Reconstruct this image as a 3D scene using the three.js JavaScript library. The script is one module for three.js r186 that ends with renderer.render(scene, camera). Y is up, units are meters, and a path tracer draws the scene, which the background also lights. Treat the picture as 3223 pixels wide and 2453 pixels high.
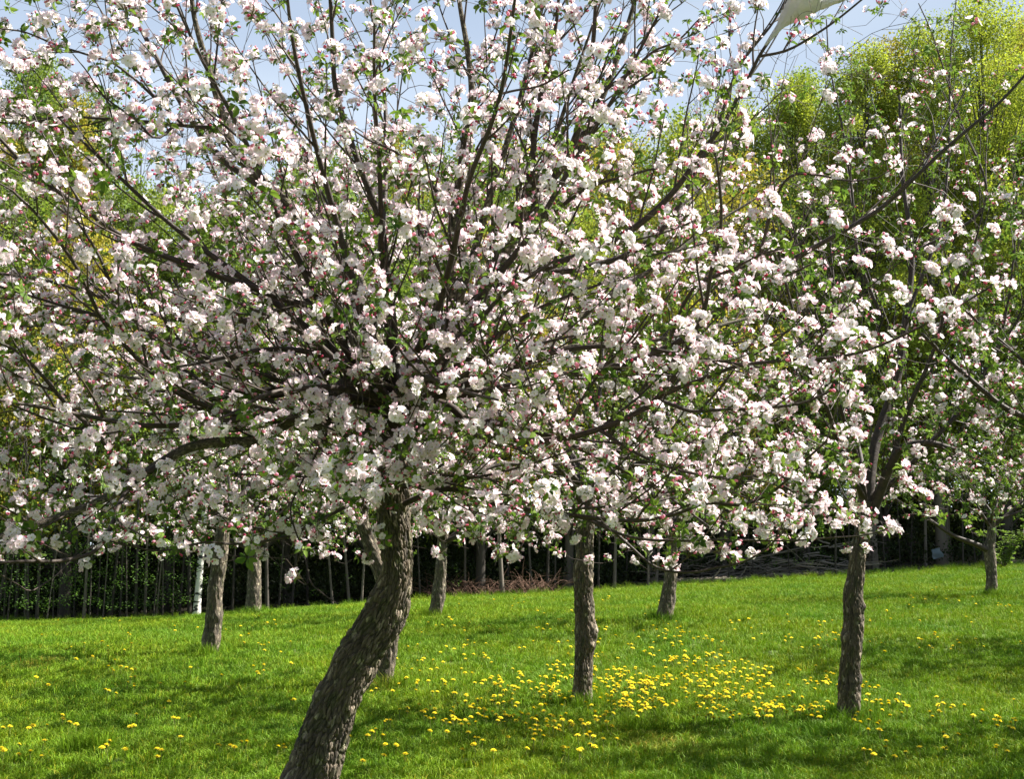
import * as THREE from 'three';
import { mergeGeometries } from 'three/addons/utils/BufferGeometryUtils.js';
import { createNoise3D } from 'simplex-noise';

// ---------------------------------------------------------------- camera, sky, sun, exposure
const EYE = 1.6, PITCH = THREE.MathUtils.degToRad(7.5), FS = 3890, CX = 1611.5, CY = 1226.5;
const scene = new THREE.Scene();
const camera = new THREE.PerspectiveCamera(2 * Math.atan(CY / FS) * 180 / Math.PI, 1024 / 780, 0.1, 600);
camera.position.set(0, EYE, 0);
camera.lookAt(0, EYE + Math.sin(PITCH), -Math.cos(PITCH));

const renderer = new THREE.WebGLRenderer({ antialias: true });
renderer.setSize(1024, 780);
renderer.toneMapping = THREE.LinearToneMapping;
renderer.toneMappingExposure = 3.6;
renderer.shadowMap.enabled = true;
renderer.shadowMap.type = THREE.PCFSoftShadowMap;

{ // clear pale spring sky
  const W = 256, H = 128, data = new Float32Array(W * H * 4);
  const n3 = createNoise3D(mulberry(5));
  for (let j = 0; j < H; j++) for (let i = 0; i < W; i++) {
    const el = ((j + 0.5) / H - 0.5) * Math.PI, az = (i + 0.5) / W * Math.PI * 2;
    const t = Math.max(0, Math.sin(el));
    const k = Math.pow(1 - t, 1.9);
    const wisp = Math.max(0, 0.5 * n3(Math.cos(az) * 1.5 * Math.cos(el), t * 9, Math.sin(az) * 1.5 * Math.cos(el))) * 0.09 * Math.min(1, t * 6);
    const o = (j * W + i) * 4;
    data[o] = 0.026 + 0.33 * k + wisp;
    data[o + 1] = 0.055 + 0.345 * k + wisp;
    data[o + 2] = 0.115 + 0.33 * k + wisp * 0.8;
    data[o + 3] = 1;
  }
  const sky = new THREE.DataTexture(data, W, H, THREE.RGBAFormat, THREE.FloatType);
  sky.mapping = THREE.EquirectangularReflectionMapping;
  sky.magFilter = THREE.LinearFilter; sky.needsUpdate = true;
  scene.background = sky; scene.environment = sky;
}
const SUN_DIR = new THREE.Vector3(0.95, 1.12, -0.21).normalize();
const sun = new THREE.DirectionalLight(new THREE.Color(1, 0.955, 0.87), 5);
sun.position.copy(SUN_DIR).multiplyScalar(90).add(new THREE.Vector3(0, 0, -15));
sun.target.position.set(0, 0, -15);
sun.castShadow = true; sun.shadow.radius = 1; sun.shadow.mapSize.set(4096, 4096);
Object.assign(sun.shadow.camera, { left: -45, right: 45, top: 45, bottom: -45, near: 1, far: 220 });
scene.add(sun, sun.target);

// ---------------------------------------------------------------- helpers
function mulberry(a) { return () => { a = (a + 0x6d2b79f5) | 0; let t = Math.imul(a ^ (a >>> 15), 1 | a); t = (t + Math.imul(t ^ (t >>> 7), 61 | t)) ^ t; return ((t ^ (t >>> 14)) >>> 0) / 4294967296; }; }
const V = (x, y, z) => new THREE.Vector3(x, y, z);
const noise = createNoise3D(mulberry(11));
const clamp = (x, a = 0, b = 1) => Math.min(b, Math.max(a, x));
const lerp = (a, b, t) => a + (b - a) * t;
const sstep = (a, b, x) => { const t = clamp((x - a) / (b - a)); return t * t * (3 - 2 * t); };
const UP = V(0, 1, 0);
const PC = Math.cos(PITCH), PS = Math.sin(PITCH);
// a place in the photograph (its own pixels) at distance D in front of the eye -> a point in the world
function P(px, py, D) {
  const u = (px - CX) / FS, v = (CY - py) / FS, y = v * PC + PS, z = -PC + v * PS, t = D / -z;
  return V(u * t, EYE + y * t, -D);
}
function toPx(p) { // world -> photo pixels
  const dy = p.y - EYE, dz = p.z, f = dy * PS - dz * PC, up = dy * PC + dz * PS;
  return [CX + p.x / f * FS, CY - up / f * FS, f];
}
const used = new Map();
function numbered(name) { const n = used.get(name) ?? 0; used.set(name, n + 1); return n ? `${name}_${String(n).padStart(3, '0')}` : name; }
function thing(name, label, category, base = V(0, 0, 0), group, kind) {
  const o = new THREE.Group(); o.name = numbered(name); o.position.copy(base); o.userData = { label, category };
  if (group) o.userData.group = group;
  if (kind) o.userData.kind = kind;
  scene.add(o); return o;
}
function part(parent, name, geometry, material, kind) {
  const m = new THREE.Mesh(geometry, material); m.name = name; m.castShadow = m.receiveShadow = true;
  if (kind) m.userData.kind = kind;
  parent.add(m); return m;
}
function copies(parent, name, geometry, material, list, kind = 'stuff') { // list: {m: Matrix4, c?: [r,g,b]}
  if (!list.length) return null;
  const im = new THREE.InstancedMesh(geometry, material, list.length), col = new THREE.Color();
  list.forEach((q, i) => { im.setMatrixAt(i, q.m); if (q.c) im.setColorAt(i, col.setRGB(q.c[0], q.c[1], q.c[2])); });
  im.name = name; im.castShadow = im.receiveShadow = true; im.userData.kind = kind;
  parent.add(im); return im;
}
function tint(g, r, gr, b) { const n = g.attributes.position.count, c = new Float32Array(n * 3); for (let i = 0; i < n; i++) c.set([r, gr, b], i * 3); g.setAttribute('color', new THREE.BufferAttribute(c, 3)); return g; }
function geo(pos, idx, col, uv) {
  const g = new THREE.BufferGeometry();
  g.setAttribute('position', new THREE.BufferAttribute(new Float32Array(pos), 3));
  if (col) g.setAttribute('color', new THREE.BufferAttribute(new Float32Array(col), 3));
  if (uv) g.setAttribute('uv', new THREE.BufferAttribute(new Float32Array(uv), 2));
  g.setIndex(idx); g.computeVertexNormals(); return g;
}
function frame(pos, dir, spin, s) {
  const q = new THREE.Quaternion().setFromUnitVectors(UP, dir.clone().normalize()).multiply(new THREE.Quaternion().setFromAxisAngle(UP, spin));
  return new THREE.Matrix4().compose(pos, q, typeof s === 'number' ? V(s, s, s) : s);
}
function resample(pts, step) { // smooth path through points
  const c = new THREE.CatmullRomCurve3(pts, false, 'centripetal'), n = Math.max(3, Math.ceil(c.getLength() / step));
  return c.getSpacedPoints(n);
}
// A tapered tube; radius(t) in metres; disp(angle, t, point) is an extra radius
function tube(pts, rad, seg, { disp, vs = 2, us = 4, close = true } = {}) {
  const n = pts.length, pos = [], uv = [], idx = [], T = V(), N = V(), B = V();
  let len = 0;
  for (let i = 0; i < n; i++) {
    T.subVectors(pts[Math.min(n - 1, i + 1)], pts[Math.max(0, i - 1)]).normalize();
    if (i === 0) N.set(Math.abs(T.x) > 0.8 ? 0 : 1, 0, Math.abs(T.x) > 0.8 ? 1 : 0);
    N.addScaledVector(T, -N.dot(T)).normalize(); B.crossVectors(T, N);
    if (i) len += pts[i].distanceTo(pts[i - 1]);
    const t = i / (n - 1), r0 = typeof rad === 'function' ? rad(t) : rad[i];
    for (let k = 0; k <= seg; k++) {
      const a = (k % seg) / seg * Math.PI * 2, c = Math.cos(a), s = Math.sin(a);
      let r = r0; if (disp) r += disp(a, t, pts[i], c * N.x + s * B.x, c * N.y + s * B.y, c * N.z + s * B.z, len);
      pos.push(pts[i].x + (c * N.x + s * B.x) * r, pts[i].y + (c * N.y + s * B.y) * r, pts[i].z + (c * N.z + s * B.z) * r);
      uv.push(k / seg * us, len * vs);
    }
  }
  for (let i = 0; i < n - 1; i++) for (let k = 0; k < seg; k++) {
    const a = i * (seg + 1) + k, b = a + seg + 1;
    idx.push(a, a + 1, b, b, a + 1, b + 1);
  }
  if (close) { const e = pos.length / 3; pos.push(...pts[n - 1].toArray()); uv.push(0.5, len * vs); for (let k = 0; k < seg; k++) idx.push((n - 1) * (seg + 1) + k, (n - 1) * (seg + 1) + k + 1, e); }
  const g = geo(pos, idx, null, uv), nor = g.attributes.normal; // weld the normals of the seam
  for (let i = 0; i < n; i++) {
    const a = i * (seg + 1), b = a + seg, x = nor.getX(a) + nor.getX(b), y = nor.getY(a) + nor.getY(b), z = nor.getZ(a) + nor.getZ(b), l = Math.hypot(x, y, z) || 1;
    nor.setXYZ(a, x / l, y / l, z / l); nor.setXYZ(b, x / l, y / l, z / l);
  }
  return g;
}

// ---------------------------------------------------------------- procedural textures
function lattice(seed) { const r = mulberry(seed), t = new Float32Array(65536); for (let i = 0; i < 65536; i++) t[i] = r(); return t; }
const LT = lattice(77);
function vnoise(x, y, px, py) { // tileable value noise with period px, py
  const xi = Math.floor(x), yi = Math.floor(y), fx = x - xi, fy = y - yi, u = fx * fx * (3 - 2 * fx), v = fy * fy * (3 - 2 * fy);
  const h = (a, b) => LT[((((a % px) + px) % px) * 193 + (((b % py) + py) % py) * 7919) & 65535];
  return lerp(lerp(h(xi, yi), h(xi + 1, yi), u), lerp(h(xi, yi + 1), h(xi + 1, yi + 1), u), v);
}
function fbm(u, v, px, py, oct) { let s = 0, a = 0.5, n = 0; for (let i = 0; i < oct; i++) { s += a * vnoise(u * px, v * py, px, py); n += a; a *= 0.5; px *= 2; py *= 2; } return s / n; }
function worley(u, v, px, py) { // tileable: distance to the nearest border between cells, and the cell's own value
  const x = u * px, y = v * py, xi = Math.floor(x), yi = Math.floor(y); let d1 = 9, d2 = 9, id = 0;
  for (let a = -1; a <= 1; a++) for (let b = -1; b <= 1; b++) {
    const cx = xi + a, cy = yi + b, wx = ((cx % px) + px) % px, wy = ((cy % py) + py) % py, k = (wx * 131 + wy * 4099) & 65535;
    const dx = cx + LT[k] - x, dy = cy + LT[(k + 9973) & 65535] - y, d = Math.hypot(dx, dy);
    if (d < d1) { d2 = d1; d1 = d; id = LT[(k + 555) & 65535]; } else if (d < d2) d2 = d;
  }
  return [d2 - d1, id];
}
function texture(w, h, f, srgb) {
  const d = new Uint8Array(w * h * 4);
  for (let y = 0; y < h; y++) for (let x = 0; x < w; x++) { const c = f((x + 0.5) / w, (y + 0.5) / h), o = (y * w + x) * 4; d[o] = clamp(c[0]) * 255; d[o + 1] = clamp(c[1]) * 255; d[o + 2] = clamp(c[2]) * 255; d[o + 3] = 255; }
  const t = new THREE.DataTexture(d, w, h); t.wrapS = t.wrapT = THREE.RepeatWrapping; t.magFilter = THREE.LinearFilter; t.minFilter = THREE.LinearMipmapLinearFilter;
  if (srgb) t.colorSpace = THREE.SRGBColorSpace; t.needsUpdate = true; return t;
}
// old apple bark: long scaly plates, dark cracks between, pale spots for lichen and for sunlit highlights painted into the colour
const barkHeight = (u, v) => {
  const wu = u + 0.10 * (fbm(u, v, 5, 5, 4) - 0.5), wv = v + 0.12 * (fbm(u + 0.4, v, 6, 5, 4) - 0.5);
  const [e, id] = worley(wu, wv, 12, 8), [e2, id2] = worley(wu + 0.3, wv + 0.1, 30, 20), f = fbm(wu, wv, 40, 9, 4);
  const patch = fbm(u + 0.2, v + 0.6, 3, 3, 3);
  return [clamp(sstep(0, 0.22, e) * (0.30 + 0.5 * id) * (0.55 + 0.9 * patch) + 0.22 * sstep(0, 0.3, e2) * id2 + 0.35 * (f - 0.5) + 0.08), id, id2];
};
const barkMap = texture(1024, 1024, (u, v) => {
  const [, id, id2] = barkHeight(u, v), g = fbm(u, v, 60, 26, 4), l = sstep(0.6, 0.74, fbm(u + 0.37, v, 11, 11, 4)), m = sstep(0.55, 0.75, fbm(u, v + 0.21, 5, 5, 3)), big = fbm(u + 0.7, v, 3, 4, 3) - 0.5;
  const k = 0.30 + 0.22 * (g - 0.5) + 0.13 * (id - 0.5) + 0.06 * (id2 - 0.5) + 0.12 * big;
  return [k * 1.10 + 0.27 * l - 0.02 * m, k * 0.98 + 0.265 * l + 0.005 * m, k * 0.83 + 0.24 * l - 0.04 * m];
}, true);
const barkBump = texture(1024, 1024, (u, v) => { const [h] = barkHeight(u, v); return [h, h, h]; });
// smoother reddish-brown bark of the limbs, with fine cross rings and pale pores
const limbMap = texture(256, 256, (u, v) => {
  const a = fbm(u, v, 6, 10, 4), b = fbm(u, v, 10, 60, 2), p = sstep(0.74, 0.8, fbm(u, v, 40, 50, 2));
  const k = 0.17 + 0.11 * (a - 0.5) + 0.06 * (b - 0.5) + 0.10 * p;
  return [k * 1.2, k * 0.94, k * 0.76];
}, true);
const limbBump = texture(256, 256, (u, v) => { const a = fbm(u, v, 10, 40, 3); return [a, a, a]; });
const std = (o) => new THREE.MeshStandardMaterial({ roughness: 0.9, ...o });
const leafy = (o) => new THREE.MeshPhysicalMaterial({ roughness: 0.92, transmission: 0.48, thickness: 0, specularIntensity: 0.3, side: THREE.DoubleSide, vertexColors: true, ...o });
const M = {
  bark: std({ name: 'apple_bark', map: barkMap, bumpMap: barkBump, bumpScale: 0.010 }),
  limb: std({ name: 'limb_bark', map: limbMap, bumpMap: limbBump, bumpScale: 0.002, roughness: 0.7 }),
  twig: std({ name: 'twig_bark', color: new THREE.Color().setRGB(0.05, 0.031, 0.022), roughness: 0.7 }),
  blossom: leafy({ name: 'petal_and_leaf' }),
  leaf: leafy({ name: 'leaf', transmission: 0.6 }),
  grass: leafy({ name: 'grass_blade', transmission: 0.42, roughness: 0.6, specularIntensity: 0.22 }),
  dandelion: leafy({ name: 'dandelion', transmission: 0.25 }),
  forestBark: std({ name: 'woodland_bark', color: new THREE.Color().setRGB(0.045, 0.037, 0.029) }),
  paleBark: std({ name: 'pale_bark', color: new THREE.Color().setRGB(0.12, 0.10, 0.078) }),
  birch: std({ name: 'birch_bark', map: texture(128, 256, (u, v) => { const s = sstep(0.6, 0.68, fbm(u, v, 4, 40, 2)), k = 0.80 - 0.6 * s; return [k, k * 0.985, k * 0.95]; }, true) }),
  silk: new THREE.MeshPhysicalMaterial({ name: 'silk_web', color: new THREE.Color().setRGB(0.62, 0.59, 0.54), roughness: 0.95, transmission: 0.4, thickness: 0, side: THREE.DoubleSide, bumpMap: limbBump, bumpScale: 0.004 }),
};

// ---------------------------------------------------------------- terrain
const S2 = 3223 / 2207; // study picture -> photo pixels
const ctrl = [];
for (const [x, y, D] of [[0, 1342, 29], [400, 1338, 29.5], [560, 1325, 30], [760, 1305, 31], [1100, 1285, 33], [1500, 1262, 34.5], [1800, 1245, 35.5], [2207, 1218, 37],
  [455, 1412, 17], [1255, 1524, 12.5], [1828, 1557, 11.5], [822, 1484, 14], [545, 1326, 26], [940, 1332, 23], [1433, 1338, 20], [2135, 1287, 25], [2207, 1440, 15.5]]) {
  const p = P(x * S2, y * S2, D); ctrl.push([p.x, p.z, p.y]);
}
ctrl.push([0, 0, 0], [-6, -5, 0], [6, -5, 0.02], [-1.3, -7.6, 0], [-10, -14, 0], [12, -12, 0.25], [-18, -45, -0.1], [0, -48, 0.7], [18, -48, 1.6], [0, 10, 0]);
const tps = (() => { // thin plate spline through the control heights
  const n = ctrl.length, N = n + 3, A = Array.from({ length: N }, () => new Float64Array(N + 1)), U = (r2) => r2 < 1e-9 ? 0 : r2 * Math.log(r2);
  for (let i = 0; i < n; i++) {
    for (let j = 0; j < n; j++) A[i][j] = U((ctrl[i][0] - ctrl[j][0]) ** 2 + (ctrl[i][1] - ctrl[j][1]) ** 2) + (i === j ? 2 : 0);
    A[i][n] = A[n][i] = 1; A[i][n + 1] = A[n + 1][i] = ctrl[i][0]; A[i][n + 2] = A[n + 2][i] = ctrl[i][1]; A[i][N] = ctrl[i][2];
  }
  for (let c = 0; c < N; c++) {
    let p = c; for (let r = c + 1; r < N; r++) if (Math.abs(A[r][c]) > Math.abs(A[p][c])) p = r;
    [A[c], A[p]] = [A[p], A[c]];
    for (let r = 0; r < N; r++) if (r !== c) { const k = A[r][c] / A[c][c]; if (k) for (let q = c; q <= N; q++) A[r][q] -= k * A[c][q]; }
  }
  const w = A.map((r, i) => r[N] / r[i]);
  return (x, z) => { let s = w[n] + w[n + 1] * x + w[n + 2] * z; for (let i = 0; i < n; i++) s += w[i] * U((ctrl[i][0] - x) ** 2 + (ctrl[i][1] - z) ** 2); return s; };
})();
function height(x, z) {
  const cx = clamp(x, -24, 24), cz = clamp(z, -50, 8);
  return tps(cx, cz) + 0.02 * noise(x * 0.35, 3, z * 0.35) + 0.008 * noise(x * 1.7, 9, z * 1.7);
}
const onGround = (x, z) => V(x, height(x, z), z);
function groundAt(px, py) { // where a sight line meets the ground
  let a = 3, b = 3; for (b = 3; b < 60; b += 0.25) { const p = P(px, py, b); if (p.y < height(p.x, p.z)) break; a = b; }
  if (b >= 60) return null;
  for (let i = 0; i < 18; i++) { const m = (a + b) / 2, p = P(px, py, m); if (p.y < height(p.x, p.z)) b = m; else a = m; }
  const p = P(px, py, (a + b) / 2); return onGround(p.x, p.z);
}
// the line where the mown grass ends and the wood begins, as distance from the eye
const EDGE = [[-60, 27], [-14, 28.5], [-11, 29.2], [-6, 30], [-4, 30.8], [0, 32.8], [5, 34.3], [9, 35.3], [15, 36.8], [60, 41]];
function edgeD(x) { for (let i = 1; i < EDGE.length; i++) if (x <= EDGE[i][0]) { const [a, d] = EDGE[i - 1], [b, e] = EDGE[i]; return lerp(d, e, (x - a) / (b - a)); } return 41; }
{
  const xs = [], zs = [], N = 170;
  for (let i = 0; i <= N; i++) { const t = i / N * 2 - 1; xs.push(t * 26 + Math.sign(t) * Math.pow(Math.abs(t), 6) * 220); }
  for (let i = 0; i <= N; i++) { const t = i / N; zs.push(14 - t * 66 - Math.pow(t, 8) * 260); }
  const pos = [], col = [], uv = [], idx = [];
  for (const z of zs) for (const x of xs) {
    pos.push(x, height(x, z), z); uv.push(x, z);
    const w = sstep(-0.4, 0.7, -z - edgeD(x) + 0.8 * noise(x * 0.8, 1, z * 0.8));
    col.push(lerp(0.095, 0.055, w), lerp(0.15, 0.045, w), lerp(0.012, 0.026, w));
  }
  for (let j = 0; j < N; j++) for (let i = 0; i < N; i++) { const a = j * (N + 1) + i, b = a + N + 1; idx.push(a, b, a + 1, a + 1, b, b + 1); }
  const t = texture(512, 512, (u, v) => { const k = 0.55 + 0.5 * (fbm(u, v, 9, 9, 5) - 0.3) + 0.3 * (fbm(u, v, 90, 90, 2) - 0.5); return [k, k, k * 0.95]; });
  t.repeat.set(0.45, 0.45);
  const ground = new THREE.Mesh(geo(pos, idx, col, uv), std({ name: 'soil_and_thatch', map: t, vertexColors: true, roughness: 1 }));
  ground.name = 'ground'; ground.receiveShadow = true; ground.castShadow = true; ground.userData = { kind: 'structure', label: 'gently rising orchard ground under the grass and the wood', category: 'ground' };
  scene.add(ground);
}

// ---------------------------------------------------------------- blossoms, buds, leaves
function petalGeo(rng, size, open, blush) {
  const pos = [], col = [], idx = [];
  for (let k = 0; k < 5; k++) {
    const a = k / 5 * Math.PI * 2 + (rng() - 0.5) * 0.25, s = size * (0.88 + 0.24 * rng()), lift = open * (0.8 + 0.5 * rng()), twist = (rng() - 0.5) * 0.5, base = pos.length / 3;
    const rows = [[0.10, 0.07], [0.42, 0.36], [0.76, 0.43], [1.0, 0.20]];
    rows.forEach(([r, w], i) => {
      const y = lift * r * s + 0.32 * s * r * r * (open > 0.5 ? 1.1 : 0.35) - 0.12 * s * r * r * r;
      for (const c of [-1, 0, 1]) {
        const rr = r * s * (c ? 0.96 : (i === 3 ? 0.97 : 1.03)), ww = c * w * s;
        const yy = y + (c ? 0.10 * s * (i > 0 ? 1 : 0) : 0) + twist * ww * 0.5;
        pos.push(Math.cos(a) * rr - Math.sin(a) * ww, yy, Math.sin(a) * rr + Math.cos(a) * ww);
        const p = blush * (c ? 0.9 : 0.35) * (i / 3) * (0.5 + rng());
        col.push(0.90 - 0.05 * p, 0.87 - 0.34 * p, 0.87 - 0.22 * p);
      }
    });
    for (let i = 0; i < 3; i++) for (let c = 0; c < 2; c++) { const q = base + i * 3 + c; idx.push(q, q + 3, q + 1, q + 1, q + 3, q + 4); }
  }
  const base = pos.length / 3; // stamens: a small ragged yellow-green tuft
  pos.push(0, 0.32 * size, 0); col.push(0.70, 0.58, 0.14);
  for (let k = 0; k < 10; k++) { const a = k / 10 * 6.283, r = size * (k % 2 ? 0.10 : 0.24); pos.push(Math.cos(a) * r, size * (k % 2 ? 0.12 : 0.30), Math.sin(a) * r); k % 2 ? col.push(0.42, 0.50, 0.12) : col.push(0.78, 0.62, 0.2); }
  for (let k = 0; k < 10; k++) idx.push(base, base + 1 + (k + 1) % 10, base + 1 + k);
  return geo(pos, idx, col);
}
function budGeo(r, pink) {
  const g = new THREE.SphereGeometry(r, 6, 5); g.scale(0.85, 1.25, 0.85); g.deleteAttribute('uv');
  return tint(g, pink ? 0.78 : 0.52, pink ? 0.36 : 0.075, pink ? 0.47 : 0.16);
}
function leafGeo(len, wid, fold, droop, c) { // a pointed oval folded along its midrib, lying along +z
  const pos = [], idx = [], col = [], rows = [[0, 0.06], [0.28, 0.85], [0.6, 1], [0.85, 0.55], [1, 0]];
  rows.forEach(([t, w]) => { for (const s of [-1, 0, 1]) { pos.push(s * w * wid / 2, (s ? fold * w * wid : 0) + 0.25 * len * t - droop * len * t * t, t * len); col.push(...c); } });
  for (let i = 0; i < 4; i++) for (let s = 0; s < 2; s++) { const q = i * 3 + s; idx.push(q, q + 1, q + 3, q + 3, q + 1, q + 4); }
  return geo(pos, idx, col);
}
const rB = mulberry(21);
const LEAFC = [[0.085, 0.16, 0.02], [0.06, 0.12, 0.016], [0.14, 0.22, 0.026]];
const FLOWERS = [0, 1, 2, 3].map((i) => petalGeo(rB, 0.0205, [0.12, 0.28, 0.45, 0.85][i], [0.35, 0.6, 0.9, 1.3][i]));
const BUDS = [budGeo(0.0056, false), budGeo(0.0076, true)];
const LEAVES = [leafGeo(0.036, 0.019, 0.35, 0.35, LEAFC[0]), leafGeo(0.028, 0.015, 0.45, 0.15, LEAFC[1]), leafGeo(0.042, 0.022, 0.3, 0.55, LEAFC[2])];
function stalkGeo(list) {
  const gs = list.map((p) => { const g = tube([V(0, -0.02, 0), V(p.x * 0.45, p.y * 0.6 - 0.01, p.z * 0.45), p], () => 0.0011, 3, { close: false }); g.deleteAttribute('uv'); return tint(g, 0.17, 0.16, 0.05); });
  return mergeGeometries(gs);
}
// a cluster recipe: nF open flowers, nB buds, nL leaves round the tip of a spur that points along +y
function recipe(rng, nF, nB, nL) {
  const items = [], heads = [];
  for (let i = 0; i < nF; i++) {
    const a = i / Math.max(1, nF) * 6.283 + rng() * 0.9, tilt = nF === 1 ? 0.3 * rng() : (i === 0 && nF > 4 ? 0.1 : 0.55 + 0.55 * rng());
    const d = V(Math.sin(tilt) * Math.cos(a), Math.cos(tilt), Math.sin(tilt) * Math.sin(a)), p = d.clone().multiplyScalar(0.025 + 0.014 * rng()); p.y += 0.006;
    heads.push(p); items.push({ kind: 'flower', g: FLOWERS[Math.floor(Math.pow(rng(), 1.4) * 4)], m: frame(p, d.clone().lerp(V(rng() - 0.5, rng() - 0.2, rng() - 0.5), 0.3), rng() * 6.28, 0.88 + 0.22 * rng()) });
  }
  for (let i = 0; i < nB; i++) {
    const a = rng() * 6.283, tilt = 0.5 + 0.8 * rng(), d = V(Math.sin(tilt) * Math.cos(a), Math.cos(tilt), Math.sin(tilt) * Math.sin(a)), p = d.clone().multiplyScalar(0.030 + 0.014 * rng());
    heads.push(p); items.push({ kind: 'bud', g: BUDS[rng() < 0.35 ? 1 : 0], m: frame(p, d, 0, 0.85 + 0.35 * rng()) });
  }
  for (let i = 0; i < nL; i++) {
    const a = i / nL * 6.283 + rng() * 0.8, q = new THREE.Quaternion().setFromEuler(new THREE.Euler(-0.5 + 0.9 * rng(), a, (rng() - 0.5) * 0.7, 'YXZ')), s = 0.75 + 0.5 * rng();
    items.push({ kind: 'leaf', g: LEAVES[Math.floor(rng() * 3)], m: new THREE.Matrix4().compose(V(Math.sin(a) * 0.006, -0.004, Math.cos(a) * 0.006), q, V(s, s, s)) });
  }
  const stalk = heads.length ? stalkGeo(heads) : null;
  const parts = items.map((it) => it.g.clone().applyMatrix4(it.m)); if (stalk) parts.push(stalk.clone());
  return { items, stalk, merged: mergeGeometries(parts), nF };
}
const RICH = [[8, 2, 3], [7, 3, 3], [9, 3, 2], [10, 2, 3], [6, 4, 3], [8, 4, 2]].map((a) => recipe(rB, ...a));
const SOME = [[2, 4, 4], [1, 5, 4], [3, 3, 4], [2, 3, 5]].map((a) => recipe(rB, ...a));
const GREEN = [[0, 0, 8], [0, 1, 9], [0, 0, 10]].map((a) => recipe(rB, ...a));

// ---------------------------------------------------------------- how an apple tree grows
const radiusAt = (s, t) => s.r0 + (s.r1 - s.r0) * Math.pow(t, 0.75);
function addStem(sk, pts, r0, r1, level) {
  let len = 0; const acc = [0];
  for (let i = 1; i < pts.length; i++) acc.push(len += pts[i].distanceTo(pts[i - 1]));
  const s = { pts, r0, r1, level, len, acc }; sk.stems.push(s); return s;
}
function along(s, a) {
  let i = 1; while (i < s.pts.length - 1 && s.acc[i] < a) i++;
  const k = clamp((a - s.acc[i - 1]) / Math.max(1e-6, s.acc[i] - s.acc[i - 1])), A = s.pts[i - 1], B = s.pts[i];
  return { p: A.clone().lerp(B, k), d: B.clone().sub(A).normalize(), r: radiusAt(s, a / s.len) };
}
function wander(rng, start, dir, len, n, up, wig) {
  const pts = [start.clone()], d = dir.clone().normalize(), p = start.clone();
  for (let i = 0; i < n; i++) {
    p.addScaledVector(d, len / n); pts.push(p.clone());
    d.x += (rng() - 0.5) * wig; d.y += up / n + (rng() - 0.5) * wig; d.z += (rng() - 0.5) * wig; d.normalize();
  }
  return pts;
}
function perp(rng, d) { const v = V(rng() - 0.5, rng() - 0.5, rng() - 0.5); v.addScaledVector(d, -v.dot(d)); return v.normalize(); }
function ramify(sk, parents, o) {
  const { rng, crown } = sk, made = [];
  for (const s of parents) {
    for (let a = s.len * o.from + rng() * o.gap; a < s.len * 0.98; a += o.gap * (0.6 + 0.8 * rng())) {
      const q = along(s, a), out = q.p.clone().sub(crown.core).normalize(), k = a / s.len;
      const d = q.d.clone().multiplyScalar(o.fwd).addScaledVector(perp(rng, q.d), o.side).addScaledVector(out, o.out).addScaledVector(UP, o.up * (0.3 + rng())).normalize();
      let len = lerp(o.len[0], o.len[1], rng()) * (1 - 0.45 * k);
      let end = q.p.clone().addScaledVector(d, len);
      if (!crown.inside(end)) { len *= 0.55; end = q.p.clone().addScaledVector(d, len); if (!crown.inside(end)) continue; }
      const r = Math.min(q.r * 0.7, o.r * (0.6 + 0.5 * len / o.len[1]));
      made.push(addStem(sk, wander(rng, q.p, d, len, o.n, o.bend, o.wig), r, Math.max(0.0011, r * 0.4), o.level));
    }
  }
  return made;
}
// shoots that reach into thin places of the crown
function fillIn(sk, tries, cell, most, o) {
  const { rng, crown } = sk, made = [], grid = new Map(), key = (p) => `${Math.floor(p.x / cell)},${Math.floor(p.y / cell)},${Math.floor(p.z / cell)}`;
  const nodes = [];
  for (const s of sk.stems) s.pts.forEach((p, i) => { if (s.level >= 1) { if (s.level >= 2) grid.set(key(p), (grid.get(key(p)) ?? 0) + 1); nodes.push([p, s, s.acc[i]]); } });
  for (let k = 0; k < tries; k++) {
    const t = crown.sample(rng); if ((grid.get(key(t)) ?? 0) >= most) continue;
    let best = null, bd = 1e9; const tc = t.distanceTo(crown.core);
    for (const n of nodes) { const d = n[0].distanceTo(t) + Math.max(0, n[0].distanceTo(crown.core) - tc + 0.1) * 2; if (d < bd) { bd = d; best = n; } }
    if (!best || bd > o.far || bd < 0.12) continue;
    const a = best[0], len = a.distanceTo(t), d = t.clone().sub(a).normalize(), q = along(best[1], best[2]), d0 = d.clone().lerp(q.d, 0.35).normalize();
    const mid = a.clone().addScaledVector(d0, len * 0.5).add(V(rng() - 0.5, rng() - 0.6, rng() - 0.5).multiplyScalar(0.1 * len)), pts = resample([a.clone(), mid, t.clone()], Math.max(0.1, len / 6));
    const r = Math.min(q.r * 0.75, 0.003 + 0.0045 * len), s = addStem(sk, pts, r, 0.0014, 2); made.push(s);
    s.pts.forEach((p, i) => { grid.set(key(p), (grid.get(key(p)) ?? 0) + 1); nodes.push([p, s, s.acc[i]]); });
  }
  return made;
}
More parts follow.
